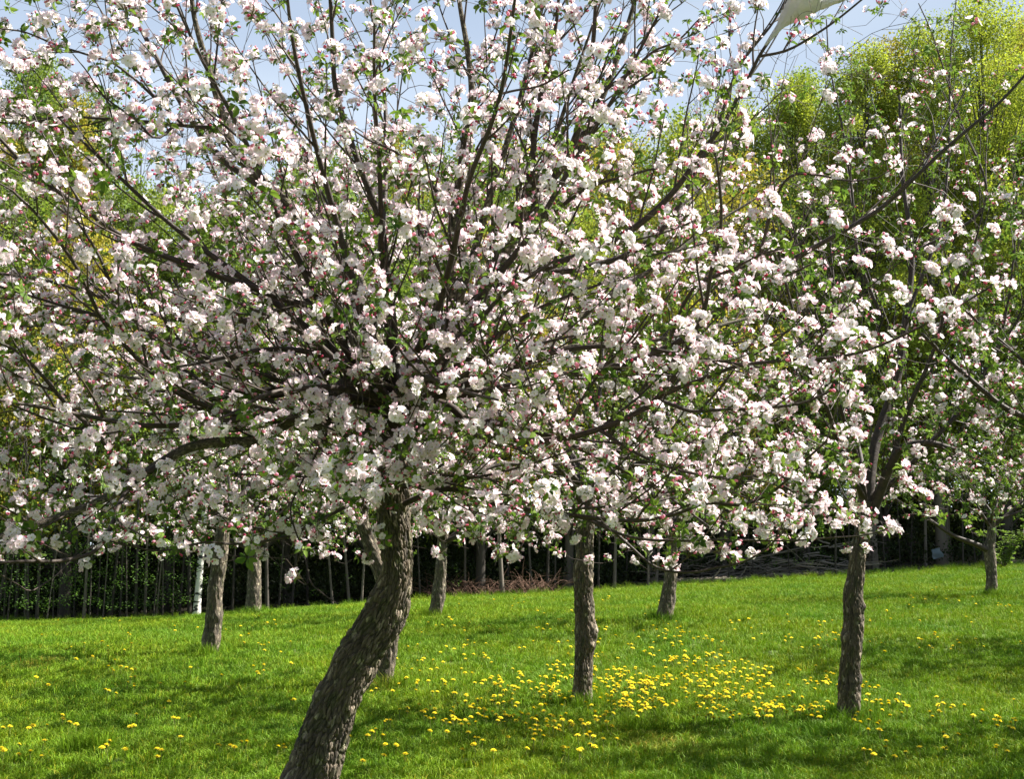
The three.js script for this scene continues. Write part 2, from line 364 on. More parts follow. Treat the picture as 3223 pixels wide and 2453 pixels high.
// the gaps in the crowns through which the sun reaches each trunk from the right
const FEET = [[945, 7.6, 0.42, 0.6], [1835, 12.5, 0.3, 0.88], [2668, 11.5, 0.3, 0.88], [664, 17, 0.34, 0.88], [1203, 14, 0.3, 0.85], [797, 26, 0.3, 0.8], [1372, 23, 0.3, 0.8], [2092, 20, 0.3, 0.6], [3119, 25, 0.3, 0.8]].map(([px, D, w, k]) => { const p = P(px, 1900, D); return [p.x, height(p.x, -D), -D, w, k]; });
const SUN_FLAT = Math.hypot(SUN_DIR.x, SUN_DIR.z), SAX = SUN_DIR.x / SUN_FLAT, SAZ = SUN_DIR.z / SUN_FLAT, STAN = SUN_DIR.y / SUN_FLAT;
function gap(p) {
  let g = 0;
  for (const [x, y, z, w, k] of FEET) { const dx = p.x - x, dz = p.z - z, a = dx * SAX + dz * SAZ; if (a < 0.25 || a > 11 || Math.abs(dx * SAZ - dz * SAX) > w) continue; const h = p.y - y - a * STAN; if (h > -0.15 && h < 1.75) g = Math.max(g, k); }
  return g;
}
function bloom(sk, parents, o) { // clusters on short spurs
  const { rng, crown } = sk; sk.grid ??= new Map();
  for (const s of parents) for (let a = s.len * (s.level >= 3 ? 0.2 : 0.12) + rng() * o.gap; a <= s.len + 0.02; a += o.gap * (0.5 + rng())) {
    const q = along(s, Math.min(a, s.len)), out = q.p.clone().sub(crown.core).normalize(), tip = a > s.len - o.gap * 0.5;
    const d = tip ? q.d.clone().addScaledVector(UP, 0.3).normalize() : perp(rng, q.d).addScaledVector(UP, 0.55).addScaledVector(out, 0.35).addScaledVector(q.d, 0.25).normalize();
    const len = tip ? 0.006 : 0.012 + 0.045 * rng() * rng(), p = q.p.clone().addScaledVector(d, len);
    if (!crown.inside(p, 0.12) || (crown.thin && rng() < crown.thin(p)) || rng() < gap(p)) continue;
    const key = `${Math.floor(p.x / o.cell)},${Math.floor(p.y / o.cell)},${Math.floor(p.z / o.cell)}`, n = sk.grid.get(key) ?? 0;
    if (n >= o.most || (o.patchy && rng() < o.patchy * sstep(0.15, -0.5, noise(p.x * 2.3, p.y * 2.3, p.z * 2.3)))) continue; sk.grid.set(key, n + 1);
    sk.clusters.push({ p, d, from: q.p, r: Math.min(q.r * 0.8, 0.0028), spin: rng() * 6.28, s: (0.86 + 0.3 * rng()) * (o.size ?? 1), u: rng(), w: rng() });
  }
}
function crownOf(cx, cy, cz, rx, ry, rz, floor, core, ragged = 0.18) {
  const off = cx * 3.1 + cz;
  const inside = (p, slack = 0) => {
    if (p.y < floor + 0.16 * noise(p.x * 0.9, off, p.z * 0.9)) return false;
    const dx = (p.x - cx) / rx, dy = (p.y - cy) / ry, dz = (p.z - cz) / rz, r = Math.hypot(dx, dy, dz);
    return r < 1 + slack + ragged * noise(p.x * 0.8 + off, p.y * 0.8, p.z * 0.8);
  };
  const sample = (rng) => { for (let k = 0; k < 60; k++) { const p = V(cx + (rng() * 2 - 1) * rx, cy + (rng() * 2 - 1) * ry, cz + (rng() * 2 - 1) * rz); if (inside(p)) return p; } return V(cx, cy, cz); };
  return { core, inside, sample };
}
function trunkGeo(pts, radii, base, { seg = 40, step = 0.03, knobs = [], rough = 1, flare = 0.35 } = {}) {
  const path = resample(pts, step), n = path.length;
  const rad = (t) => { const f = t * (radii.length - 1), i = Math.min(radii.length - 2, Math.floor(f)); return lerp(radii[i], radii[i + 1], f - i); };
  const g = tube(path, rad, seg, {
    us: 3, vs: 1.6, disp: (a, t, p, nx, ny, nz, len) => {
      const r = rad(t), x = p.x + nx * r, y = p.y + ny * r, z = p.z + nz * r;
      const warp = 0.25 * noise(x * 4, y * 3, z * 4);
      const ridge = 1 - Math.abs(noise(x * 15 + warp * 3, y * 3.2 + warp, z * 15)), u = a / 6.2832 * 3;
      let d = r * 0.13 * noise(x * 3.4, y * 2.6, z * 3.4) + rough * (0.008 * (ridge - 0.6) + 0.018 * (barkHeight(u - Math.floor(u), len * 1.6 - Math.floor(len * 1.6))[0] - 0.4));
      d += r * flare * Math.exp(-len / 0.13) * (0.75 + 0.6 * noise(nx * 1.8, 4, nz * 1.8));
      for (const k of knobs) { const dot = nx * k.x + nz * k.z; d += k.size * Math.exp(-(((t - k.t) / k.w) ** 2)) * Math.exp(-(1 - dot) * (k.sharp ?? 2.2)); }
      return d;
    },
  });
  return g.translate(-base.x, -base.y, -base.z);
}
const stemGeo = (s, seg, base, us = 1) => tube(s.pts, (t) => radiusAt(s, t), seg, { us, vs: 5 }).translate(-base.x, -base.y, -base.z);
function pick(c, mix) { const t = c.u < mix[0] ? RICH : c.u < mix[0] + mix[1] ? SOME : GREEN; return t[Math.floor(c.w * t.length * 0.9999)]; }
function dress(tree, sk, base, { mix, shown = 0, branches = 0, limbSeg = 8 }) {
  for (const s of sk.stems.filter((s) => s.level === 1)) part(tree, 'limb', stemGeo(s, limbSeg, base), s.r0 > 0.04 && sk.barky ? M.bark : M.limb);
  const rest = sk.stems.filter((s) => s.level >= 2).sort((a, b) => b.len * b.r0 * (b.level === 2 ? 1 : 0.5) - a.len * a.r0 * (a.level === 2 ? 1 : 0.5));
  rest.slice(0, branches).forEach((s) => part(tree, 'branch', stemGeo(s, 6, base), M.limb));
  const small = rest.slice(branches).map((s) => stemGeo(s, s.level === 2 ? 5 : 4, base));
  const spurs = sk.clusters.map((c) => tube([c.from, c.p], (t) => c.r * (1 - 0.3 * t), 3, { close: false }).translate(-base.x, -base.y, -base.z));
  if (small.length + spurs.length) part(tree, 'twigs', mergeGeometries([...small, ...spurs]), M.twig, 'stuff');
  const inv = new THREE.Matrix4().makeTranslation(-base.x, -base.y, -base.z);
  let near = new Set();
  if (shown) {
    const seen = sk.clusters.map((c) => [c, toPx(c.p)]).filter(([c, q]) => q[2] > 1 && q[0] > 10 && q[0] < 3213 && q[1] > 10 && q[1] < 2440 && pick(c, mix).nF > 0).sort((a, b) => a[1][2] - b[1][2]);
    near = new Set(seen.slice(0, shown).map((q) => q[0]));
  }
  const piles = new Map();
  for (const c of sk.clusters) {
    const rec = pick(c, mix), m = inv.clone().multiply(frame(c.p, c.d, c.spin, c.s));
    if (near.has(c)) {
      const g = new THREE.Group(); g.name = 'blossom_cluster'; m.decompose(g.position, g.quaternion, g.scale); tree.add(g);
      if (rec.stalk) part(g, 'stalk', rec.stalk, M.blossom);
      for (const it of rec.items) { const o = part(g, it.kind, it.g, M.blossom); it.m.decompose(o.position, o.quaternion, o.scale); }
      continue;
    }
    const k = 0.93 + 0.09 * ((c.w * 7.3) % 1); if (!piles.has(rec)) piles.set(rec, []); piles.get(rec).push({ m, c: [k, k, k] });
  }
  const mass = new THREE.Group(); mass.name = 'blossom_and_leaf_mass'; mass.userData.kind = 'stuff'; tree.add(mass);
  for (const [rec, list] of piles) copies(mass, rec.nF ? 'blossoms' : 'leaves', rec.merged, M.blossom, list);
}

// ---------------------------------------------------------------- the blossoming apple tree in front
{
  const D0 = 7.6, base = onGround(P(945, 2557, D0).x, -D0);
  const tree = thing('apple_tree', 'large old apple tree full of white and pink blossom with leaning trunk in front', 'tree', base, 'apple trees of the orchard');
  const tp = [[940, 2590, 0.178], [945, 2557, 0.172], [978, 2453, 0.156], [1048, 2250, 0.146], [1105, 2117, 0.142], [1168, 2010, 0.138], [1222, 1905, 0.128], [1248, 1825, 0.112], [1244, 1700, 0.101], [1240, 1600, 0.1], [1235, 1480, 0.1], [1252, 1350, 0.102], [1285, 1235, 0.085], [1320, 1180, 0.05]];
  const pts = tp.map(([x, y]) => P(x, y, D0)), radii = tp.map((q) => q[2] * 0.87);
  part(tree, 'trunk', trunkGeo(pts, radii, base, { seg: 170, step: 0.009, rough: 1.2, flare: 0.3, knobs: [{ t: 0.46, w: 0.05, x: 1, z: 0.1, size: 0.025 }, { t: 0.34, w: 0.04, x: -0.8, z: 0.6, size: 0.018 }, { t: 0.72, w: 0.05, x: 0.2, z: 0.9, size: 0.02 }, { t: 0.2, w: 0.05, x: 0.7, z: 0.7, size: 0.015 }] }), M.bark);
  const sk = { rng: mulberry(101), stems: [], clusters: [], barky: true };
  sk.crown = crownOf(-0.95, 3.3, -7.5, 3.85, 3.1, 3.05, 1.58, V(-0.65, 2.2, -7.5), 0.16);
  sk.crown.thin = (p) => 0.85 * sstep(0.6, 1.8, p.x) * sstep(2.5, 3.5, p.y) + 0.8 * sstep(4.9, 5.4, p.y);
  // limbs traced from the photograph: [end distance, first radius, last radius, points]; the first point starts on what stands there already
  const traced = [
    [7.4, 0.068, 0.012, [1285, 1235], [1380, 1080], [1450, 985], [1500, 930], [1575, 810], [1650, 700], [1725, 575], [1790, 500], [1850, 400], [1905, 280], [1960, 130], [2010, -40]],
    [7.1, 0.046, 0.010, [1450, 985], [1418, 900], [1420, 810], [1430, 675], [1450, 550], [1465, 425], [1485, 300], [1470, 150], [1445, 0], [1430, -160]],
    [7.0, 0.032, 0.008, [1575, 810], [1640, 660], [1675, 500], [1685, 400], [1715, 250], [1750, 75], [1765, -100]],
    [6.9, 0.030, 0.008, [1725, 575], [1805, 450], [1840, 310], [1865, 150], [1875, 0], [1880, -140]],
    [6.7, 0.060, 0.011, [1265, 1290], [1180, 1080], [1085, 900], [1000, 800], [950, 690], [860, 600], [780, 525], [725, 440], [690, 325], [660, 225], [630, 125], [610, 40], [595, -110]],
    [7.4, 0.032, 0.009, [950, 690], [820, 585], [700, 500], [625, 410], [540, 270], [490, 175], [430, 65], [400, 0], [360, -110]],
    [6.5, 0.036, 0.009, [1255, 1180], [1235, 1020], [1215, 860], [1197, 700], [1139, 540], [1088, 394], [1054, 263], [1048, 146], [1040, 0], [1030, -120]],
    [8.2, 0.030, 0.008, [1240, 1100], [1200, 800], [1212, 600], [1215, 475], [1210, 300], [1180, 120], [1160, -60]],
    [8.4, 0.030, 0.007, [1235, 1170], [1080, 1040], [950, 955], [825, 1000], [750, 1010], [600, 1012], [525, 995], [425, 975], [300, 930], [150, 885], [0, 862], [-120, 850]],
    [5.5, 0.032, 0.007, [1235, 1400], [1050, 1335], [925, 1322], [825, 1312], [650, 1335], [550, 1340], [450, 1340], [375, 1330], [250, 1305], [150, 1285], [0, 1260]],
    [5.9, 0.056, 0.012, [1262, 1250], [1215, 1178], [1170, 1166], [1120, 1185], [1030, 1255], [900, 1332], [800, 1388], [685, 1392], [600, 1408], [540, 1438], [475, 1478], [425, 1512], [350, 1560], [250, 1605], [150, 1640], [0, 1690], [-160, 1720]],
    [5.3, 0.020, 0.006, [900, 1332], [700, 1295], [565, 1240], [475, 1170], [415, 1110], [325, 1010], [275, 910], [235, 830], [130, 690], [40, 600]],
    [5.6, 0.020, 0.006, [540, 1438], [450, 1490], [380, 1475], [330, 1395], [280, 1340], [215, 1280], [140, 1190], [60, 1110], [-40, 1060]],
    [6.6, 0.024, 0.007, [1180, 1080], [900, 1240], [700, 1230], [565, 1155], [525, 1120], [480, 1065], [400, 955], [345, 880], [310, 800], [240, 690]],
    [5.7, 0.030, 0.007, [1180, 1080], [1010, 985], [850, 925], [640, 850], [480, 790], [340, 715], [270, 660], [200, 615], [90, 530], [0, 435], [-80, 350]],
    [6.9, 0.014, 0.004, [700, 400], [575, 395], [450, 382], [300, 372], [200, 367], [100, 385], [20, 387], [-60, 380]],
    [6.2, 0.012, 0.004, [570, 390], [500, 320], [425, 250], [350, 195], [275, 172], [175, 140], [75, 100], [0, 90]],
    [6.5, 0.010, 0.003, [560, 450], [490, 435], [425, 375], [325, 300], [275, 225], [230, 170]],
    [5.8, 0.031, 0.006, [1285, 1250], [1360, 1262], [1425, 1285], [1460, 1318], [1525, 1352], [1600, 1378], [1675, 1389], [1775, 1380], [1875, 1355], [1975, 1315], [2050, 1270], [2085, 1235], [2125, 1180], [2173, 1070], [2213, 990], [2230, 905], [2240, 840], [2258, 780], [2270, 680], [2263, 575], [2250, 480]],
    [5.4, 0.015, 0.004, [2085, 1235], [2160, 1212], [2248, 1180], [2313, 1155], [2473, 1135], [2623, 1125], [2723, 1105], [2823, 1065], [2923, 1015], [3023, 960], [3120, 900]],
    [6.3, 0.013, 0.004, [2060, 1262], [2123, 1277], [2173, 1295], [2273, 1290], [2398, 1285], [2498, 1275], [2563, 1255], [2648, 1210], [2740, 1130]],
    [6.4, 0.034, 0.007, [1290, 1245], [1500, 1238], [1700, 1195], [1950, 1150], [2050, 1115], [2145, 1072], [2250, 985], [2363, 905], [2473, 830], [2623, 745], [2773, 655], [2873, 565], [2973, 470], [3073, 385], [3148, 320], [3240, 220]],
    [5.3, 0.020, 0.005, [1240, 1560], [1410, 1540], [1550, 1585], [1700, 1610], [1825, 1625], [2000, 1640], [2123, 1620], [2223, 1585], [2333, 1590], [2403, 1565], [2473, 1515], [2523, 1460], [2600, 1390]],
    [8.8, 0.026, 0.006, [1240, 1550], [1450, 1510], [1580, 1462], [1715, 1465], [1850, 1445], [2000, 1435], [2200, 1395], [2348, 1340], [2500, 1300]],
    [9.6, 0.046, 0.010, [1285, 1250], [1400, 1242], [1470, 1215], [1510, 1203], [1600, 1155], [1660, 1130], [1740, 1105], [1850, 1090], [2000, 1080], [2200, 1040], [2400, 990]],
    [6.6, 0.034, 0.006, [1500, 930], [1650, 865], [1850, 795], [2000, 715], [2123, 600], [2200, 490], [2273, 395], [2333, 285], [2363, 230], [2393, 170], [2423, 125], [2480, 30], [2520, -80]],
    [7.4, 0.028, 0.006, [1650, 865], [1800, 850], [2000, 790], [2110, 690], [2175, 565], [2250, 420], [2323, 215], [2373, 145], [2433, 70], [2500, -60]],
    [6.5, 0.011, 0.005, [2390, 174], [2473, 160], [2548, 120], [2623, 70], [2698, 10], [2780, -60]],
    [6.0, 0.012, 0.004, [1700, 1610], [1820, 1628], [1900, 1650], [1970, 1708], [2050, 1778], [2100, 1798], [2200, 1800], [2248, 1788], [2323, 1775], [2398, 1738], [2473, 1668]],
    [5.6, 0.009, 0.003, [1825, 1625], [1980, 1690], [2123, 1703], [2273, 1700], [2473, 1703], [2623, 1693], [2723, 1685], [2800, 1663]],
    [6.4, 0.008, 0.003, [1050, 1335], [960, 1500], [915, 1600], [928, 1665], [950, 1723], [970, 1793], [978, 1833], [1015, 1868], [1065, 1903]],
    [6.0, 0.012, 0.004, [1236, 1500], [1100, 1590], [1000, 1640], [900, 1690], [740, 1713], [650, 1708], [500, 1735], [425, 1722], [330, 1700]],
    [5.5, 0.020, 0.007, [440, 1500], [385, 1570], [350, 1660], [300, 1735], [200, 1765], [80, 1768], [-80, 1775]],
    [5.2, 0.007, 0.003, [330, 1690], [230, 1760], [180, 1810], [140, 1838], [95, 1862], [60, 1842], [0, 1808]],
    [6.0, 0.012, 0.004, [1900, 1360], [1990, 1420], [2100, 1470], [2240, 1500], [2380, 1500]],
    [6.2, 0.014, 0.004, [1600, 1380], [1560, 1260], [1530, 1120], [1500, 1000]],
    [5.6, 0.012, 0.004, [1775, 1385], [1700, 1290], [1640, 1220], [1590, 1180], [1520, 1150], [1420, 1140]],
    [6.0, 0.014, 0.004, [1775, 1380], [1800, 1320], [1850, 1230], [1900, 1160], [1990, 1060], [2060, 960]],
    [6.0, 0.016, 0.004, [1465, 700], [1380, 610], [1300, 520], [1230, 470], [1160, 440], [1100, 400]],
    [6.2, 0.012, 0.004, [1700, 610], [1670, 530], [1640, 440], [1600, 360], [1570, 300]],
    [6.4, 0.016, 0.004, [1630, 700], [1700, 690], [1780, 640], [1850, 590], [1950, 560], [2100, 520], [2230, 490]],
    [6.4, 0.014, 0.004, [1905, 280], [1980, 230], [2060, 160], [2130, 130], [2200, 60]],
    [5.9, 0.014, 0.004, [1440, 610], [1500, 330], [1600, 290], [1700, 270], [1790, 220]],
    [6.3, 0.014, 0.004, [2100, 1080], [2190, 900], [2300, 850], [2400, 800], [2520, 770]],
    [5.9, 0.012, 0.004, [2363, 905], [2480, 560], [2560, 550], [2680, 570], [2760, 560]],
  ];
  const flat = []; // points of the grown stems, as photo pixels with their distance
  const note = (s) => s.pts.forEach((p, i) => { const q = toPx(p); flat.push([q[0], q[1], -p.z, radiusAt(s, i / (s.pts.length - 1))]); });
  pts.slice(4).forEach((p) => { const q = toPx(p); flat.push([q[0], q[1], D0, 0.09]); });
  for (const [dEnd, r0, r1, ...way] of traced) {
    let best = flat[0], bd = 1e9; for (const f of flat) { const d = Math.hypot(f[0] - way[0][0], f[1] - way[0][1]); if (d < bd) { bd = d; best = f; } }
    way[0] = [best[0], best[1]];
    const acc = [0]; for (let i = 1; i < way.length; i++) acc.push(acc[i - 1] + Math.hypot(way[i][0] - way[i - 1][0], way[i][1] - way[i - 1][1]));
    const w = way.map(([x, y], i) => P(x, y, lerp(best[2], dEnd, Math.pow(acc[i] / acc[acc.length - 1], 0.9))));
    note(addStem(sk, resample(w, 0.05), Math.min(r0, best[3] * 0.92), r1, 1));
  }
  // limbs on the far side and towards the viewer, seen only in pieces
  const fork = P(1270, 1270, D0), rng = sk.rng;
  for (let k = 0; k < 20; k++) {
    const a = k < 12 ? Math.PI + 0.25 + k / 12 * (Math.PI - 0.5) : 0.35 + (k - 12) / 8 * 2.5, el = 0.12 + 0.95 * rng(), d = V(Math.cos(a) * Math.cos(el), Math.sin(el), Math.sin(a) * Math.cos(el));
    const from = fork.clone().add(V((rng() - 0.5) * 0.1, -0.25 + 0.4 * rng(), (rng() - 0.5) * 0.1)), far = 2.3 + 1.1 * rng();
    addStem(sk, resample(wander(rng, from, d, far, 6, 0.35, 0.28), 0.07), 0.03 + 0.015 * rng(), 0.006, 1);
  }
  for (let k = 0; k < 12; k++) {
    const a = 0.25 + (k + 0.5) / 12 * (Math.PI - 0.5) + (rng() - 0.5) * 0.2, el = 0.02 + 0.42 * ((k * 5) % 12) / 12, d = V(Math.cos(a) * Math.cos(el), Math.sin(el), Math.sin(a) * Math.cos(el));
    addStem(sk, resample(wander(rng, fork.clone().add(V((rng() - 0.5) * 0.1, -0.15 + 0.2 * rng(), 0.05)), d, 1.7 + 1.0 * rng(), 6, -0.35, 0.3), 0.07), 0.022 + 0.012 * rng(), 0.005, 1);
  }
  for (let k = 0; k < 18; k++) { // shoots that hang before the upper trunk
    const a = Math.PI / 2 + (rng() - 0.5) * 2.0, el = -0.05 + 0.45 * rng(), d = V(Math.cos(a) * Math.cos(el), Math.sin(el), Math.sin(a) * Math.cos(el));
    addStem(sk, resample(wander(rng, P(1240 + 30 * (rng() - 0.5), 1290 + 250 * rng(), D0 - 0.05), d, 0.7 + 0.9 * rng(), 5, -0.25, 0.3), 0.07), 0.010 + 0.006 * rng(), 0.004, 1);
  }
  const limbs = sk.stems.slice();
  const second = ramify(sk, limbs, { from: 0.16, gap: 0.24, fwd: 0.75, side: 0.75, out: 0.35, up: 0.35, len: [0.45, 1.25], r: 0.0085, n: 7, bend: 0.25, wig: 0.16, level: 2 });
  const filled = fillIn(sk, 3200, 0.31, 2, { far: 1.5 });
  const third = ramify(sk, [...second, ...filled], { from: 0.25, gap: 0.26, fwd: 0.7, side: 0.7, out: 0.3, up: 0.3, len: [0.12, 0.42], r: 0.004, n: 4, bend: 0.2, wig: 0.2, level: 3 });
  bloom(sk, third, { gap: 0.11, cell: 0.135, most: 1, patchy: 0.55 });
  bloom(sk, [...second, ...filled], { gap: 0.12, cell: 0.135, most: 1, patchy: 0.55 });
  bloom(sk, limbs.filter((s) => s.r0 < 0.034), { gap: 0.2, cell: 0.15, most: 1 });
  console.log('front tree', sk.stems.length, 'stems', sk.clusters.length, 'clusters');
  dress(tree, sk, base, { mix: [0.56, 0.26], shown: 300, branches: 240, limbSeg: 9 });
}

// ---------------------------------------------------------------- the other apple trees
function orchardTree(seed, label, D, way, o) {
  way = way.map(([x, y, r, ...m]) => [x, y, r * 0.8, ...m]);
  // way: trunk points as photo pixels with radii, from the ground up; o.limbs: extra traced limbs; o.r: crown radii
  const pts = way.map(([x, y, r, dd = 0]) => P(x, y, D + dd)), g0 = onGround(pts[0].x, pts[0].z);
  pts[0].copy(g0); pts.unshift(V(g0.x, g0.y - 0.12, g0.z));
  const radii = [way[0][2] * 1.02, ...way.map((q) => q[2])];
  const tree = thing('apple_tree', label, 'tree', g0, 'apple trees of the orchard');
  part(tree, 'trunk', trunkGeo(pts, radii, g0, { seg: o.seg ?? 40, step: o.step ?? 0.035, knobs: o.knobs ?? [], rough: 1 }), M.bark);
  const top = pts[pts.length - 1], sk = { rng: mulberry(seed), stems: [], clusters: [] }, rng = sk.rng, [rx, ry, rz] = o.r;
  const c = V(top.x + (o.dx ?? 0), top.y + (o.rise ?? 0.9), top.z + (o.dz ?? 0));
  sk.crown = crownOf(c.x, c.y, c.z, rx, ry, rz, g0.y + (o.floor ?? 1.35), V(top.x, top.y - 0.2, top.z), 0.22);
  for (const [dEnd, r0, r1, ...w] of o.limbs ?? []) addStem(sk, resample(w.map(([x, y], i) => P(x, y, lerp(D, dEnd, i / (w.length - 1)))), 0.08), r0, r1, 1);
  const nl = o.n ?? 9;
  for (let k = 0; k < nl; k++) {
    const a = k / nl * 6.283 * 2 + rng() * 0.7, el = (o.steep ?? 0.25) + (o.steepRange ?? 0.8) * (k / nl) + 0.2 * rng(), d = V(Math.cos(a) * Math.cos(el), Math.sin(el), Math.sin(a) * Math.cos(el));
    const from = top.clone().lerp(pts[pts.length - 2], rng() * 0.8), far = (0.75 + 0.35 * rng()) * lerp(Math.max(rx, rz), ry * 1.1, Math.sin(el));
    addStem(sk, resample(wander(rng, from, d, far, 6, o.bend ?? 0.3, 0.3), 0.12), radii[radii.length - 1] * (0.42 + 0.2 * rng()), 0.006, 1);
  }
  const limbs = sk.stems.slice();
  const second = ramify(sk, limbs, { from: 0.2, gap: o.gap2 ?? 0.26, fwd: 0.75, side: 0.7, out: 0.35, up: o.up ?? 0.4, len: o.len2 ?? [0.5, 1.2], r: 0.009, n: 5, bend: o.bend2 ?? 0.3, wig: 0.16, level: 2 });
  const filled = fillIn(sk, o.fill ?? 500, 0.45, 2, { far: 1.6 });
  const third = ramify(sk, [...second, ...filled], { from: 0.2, gap: 0.3, fwd: 0.7, side: 0.7, out: 0.3, up: 0.35, len: [0.12, 0.45], r: 0.0045, n: 3, bend: 0.2, wig: 0.2, level: 3 });
  const cell = o.cell ?? 0.145;
  bloom(sk, third, { gap: 0.11, cell, most: 1, size: o.size ?? 1.1 });
  bloom(sk, [...second, ...filled], { gap: 0.12, cell, most: 1, size: o.size ?? 1.1 });
  console.log(label.slice(0, 30), sk.stems.length, sk.clusters.length);
  dress(tree, sk, g0, { mix: o.mix, branches: o.branches ?? 40, limbSeg: 7 });
}
const kn = (t, w, x, z, size, sharp) => ({ t, w, x, z, size, sharp });
orchardTree(201, 'apple tree with knobbly upright trunk standing in the thick patch of dandelions', 12.5,
  [[1835, 2228, 0.112], [1836, 2110, 0.110], [1838, 1980, 0.112], [1836, 1860, 0.110], [1838, 1760, 0.106], [1842, 1660, 0.098], [1848, 1570, 0.092], [1850, 1500, 0.085]],
  { r: [2.5, 2.1, 2.4], mix: [0.15, 0.34], seg: 80, step: 0.016, knobs: [kn(0.36, 0.035, 0.95, 0.3, 0.05, 4), kn(0.30, 0.02, 0.9, 0.4, 0.02, 4), kn(0.56, 0.02, 0.75, 0.65, 0.022, 8), kn(0.62, 0.03, -0.9, 0.3, 0.02, 4)], rise: 1.3, floor: 1.5, limbs: [[11.2, 0.035, 0.008, [1846, 1620], [1780, 1500], [1700, 1420], [1600, 1370], [1480, 1340]], [12.2, 0.04, 0.01, [1848, 1580], [1930, 1440], [2040, 1330], [2100, 1200], [2130, 1050]]] });
orchardTree(202, 'apple tree with gnarled trunk and a bent limb on the right, leafy with few blossoms', 11.5,
  [[2668, 2272, 0.106], [2672, 2113, 0.102], [2680, 2020, 0.104], [2684, 1963, 0.108], [2682, 1903, 0.100], [2693, 1813, 0.090], [2704, 1713, 0.082], [2722, 1650, 0.078], [2730, 1580, 0.072]],
  { r: [2.5, 2.9, 2.1], dx: 0.4, dz: -0.2, mix: [0.06, 0.26], seg: 80, step: 0.016, knobs: [kn(0.24, 0.03, 0.85, 0.5, 0.03, 5), kn(0.41, 0.03, -0.9, 0.3, 0.03, 3), kn(0.55, 0.025, 0.9, 0.4, 0.03, 4), kn(0.62, 0.03, -0.8, 0.5, 0.02, 3), kn(0.15, 0.04, 0.8, 0.6, 0.016, 3)],
    rise: 1.9, floor: 1.7, steep: 0.55, steepRange: 0.75, n: 6, fill: 900, up: 0.9, bend: 0.55, bend2: 0.5, len2: [0.6, 1.7], cell: 0.17, size: 1.0,
    limbs: [[11.0, 0.055, 0.03, [2735, 1640], [2773, 1540], [2798, 1475], [2833, 1415], [2873, 1400], [2923, 1395], [3010, 1420]], [11.9, 0.06, 0.012, [2728, 1600], [2740, 1480], [2756, 1390], [2780, 1315], [2823, 1190], [2850, 1000], [2870, 800], [2840, 560], [2830, 300]], [11.4, 0.02, 0.006, [2773, 1000], [2700, 800], [2680, 600], [2650, 400], [2610, 200], [2600, 60]], [11.8, 0.02, 0.005, [2850, 1000], [2960, 700], [2985, 450], [2990, 200], [3010, -20]], [11.2, 0.018, 0.005, [2870, 800], [3100, 640], [3010, 350], [2930, 100], [2890, 10]], [11.6, 0.02, 0.006, [2923, 1395], [3060, 1250], [3150, 1050], [3190, 800], [3200, 560]]] });
orchardTree(203, 'apple tree with pale leaning trunk at the left, grass tuft at its foot', 17,
  [[660, 2068, 0.140], [671, 1963, 0.126], [679, 1863, 0.120], [692, 1763, 0.115], [703, 1663, 0.105], [712, 1590, 0.098]],
  { r: [3.0, 2.2, 2.6], mix: [0.10, 0.34], seg: 48, rise: 1.2, floor: 1.45, knobs: [kn(0.7, 0.04, 0.9, 0.3, 0.03, 4), kn(0.3, 0.05, 0.8, 0.5, 0.02, 3)] });
orchardTree(204, 'apple tree half hidden behind the foremost trunk', 14,
  [[1203, 2164, 0.118], [1222, 2050, 0.11], [1228, 1930, 0.105], [1205, 1820, 0.10], [1168, 1720, 0.095], [1142, 1650, 0.088], [1130, 1590, 0.08]],
  { r: [2.6, 2.1, 2.3], mix: [0.13, 0.34], rise: 1.2, floor: 1.5 });
orchardTree(205, 'distant apple tree at the wood edge, seen just right of the pale left trunk', 26,
  [[797, 1936, 0.18], [800, 1850, 0.165], [801, 1763, 0.16], [803, 1690, 0.15]], { r: [2.9, 2.1, 2.4], mix: [0.05, 0.32], rise: 1.3, floor: 1.5, cell: 0.15, size: 1.25, fill: 350, branches: 20 });
orchardTree(206, 'distant apple tree with dark leaning trunk, right of the foremost trunk', 23,
  [[1370, 1942, 0.15], [1380, 1870, 0.135], [1386, 1813, 0.125], [1391, 1728, 0.115], [1396, 1670, 0.11]], { r: [2.9, 2.1, 2.4], mix: [0.06, 0.32], rise: 1.2, floor: 1.45, cell: 0.15, size: 1.2, fill: 350, branches: 20 });
orchardTree(207, 'distant apple tree with dark leaning trunk before the brush pile', 20,
  [[2090, 1956, 0.145], [2100, 1890, 0.13], [2108, 1838, 0.122], [2115, 1713, 0.11], [2119, 1640, 0.105]], { r: [2.8, 2.1, 2.4], mix: [0.06, 0.32], rise: 1.2, floor: 1.4, cell: 0.15, size: 1.2, fill: 350, branches: 20 });
orchardTree(208, 'distant forked apple tree at the right edge beside a bright green bush', 25,
  [[3119, 1876, 0.125], [3118, 1788, 0.12], [3113, 1730, 0.125], [3118, 1680, 0.09], [3121, 1610, 0.08]], { r: [2.9, 2.1, 2.4], mix: [0.05, 0.3], rise: 1.2, floor: 1.5, cell: 0.15, size: 1.2, fill: 350, branches: 20,
    limbs: [[24.4, 0.07, 0.02, [3113, 1735], [3073, 1715], [2998, 1685], [2930, 1640], [2860, 1590]]] });
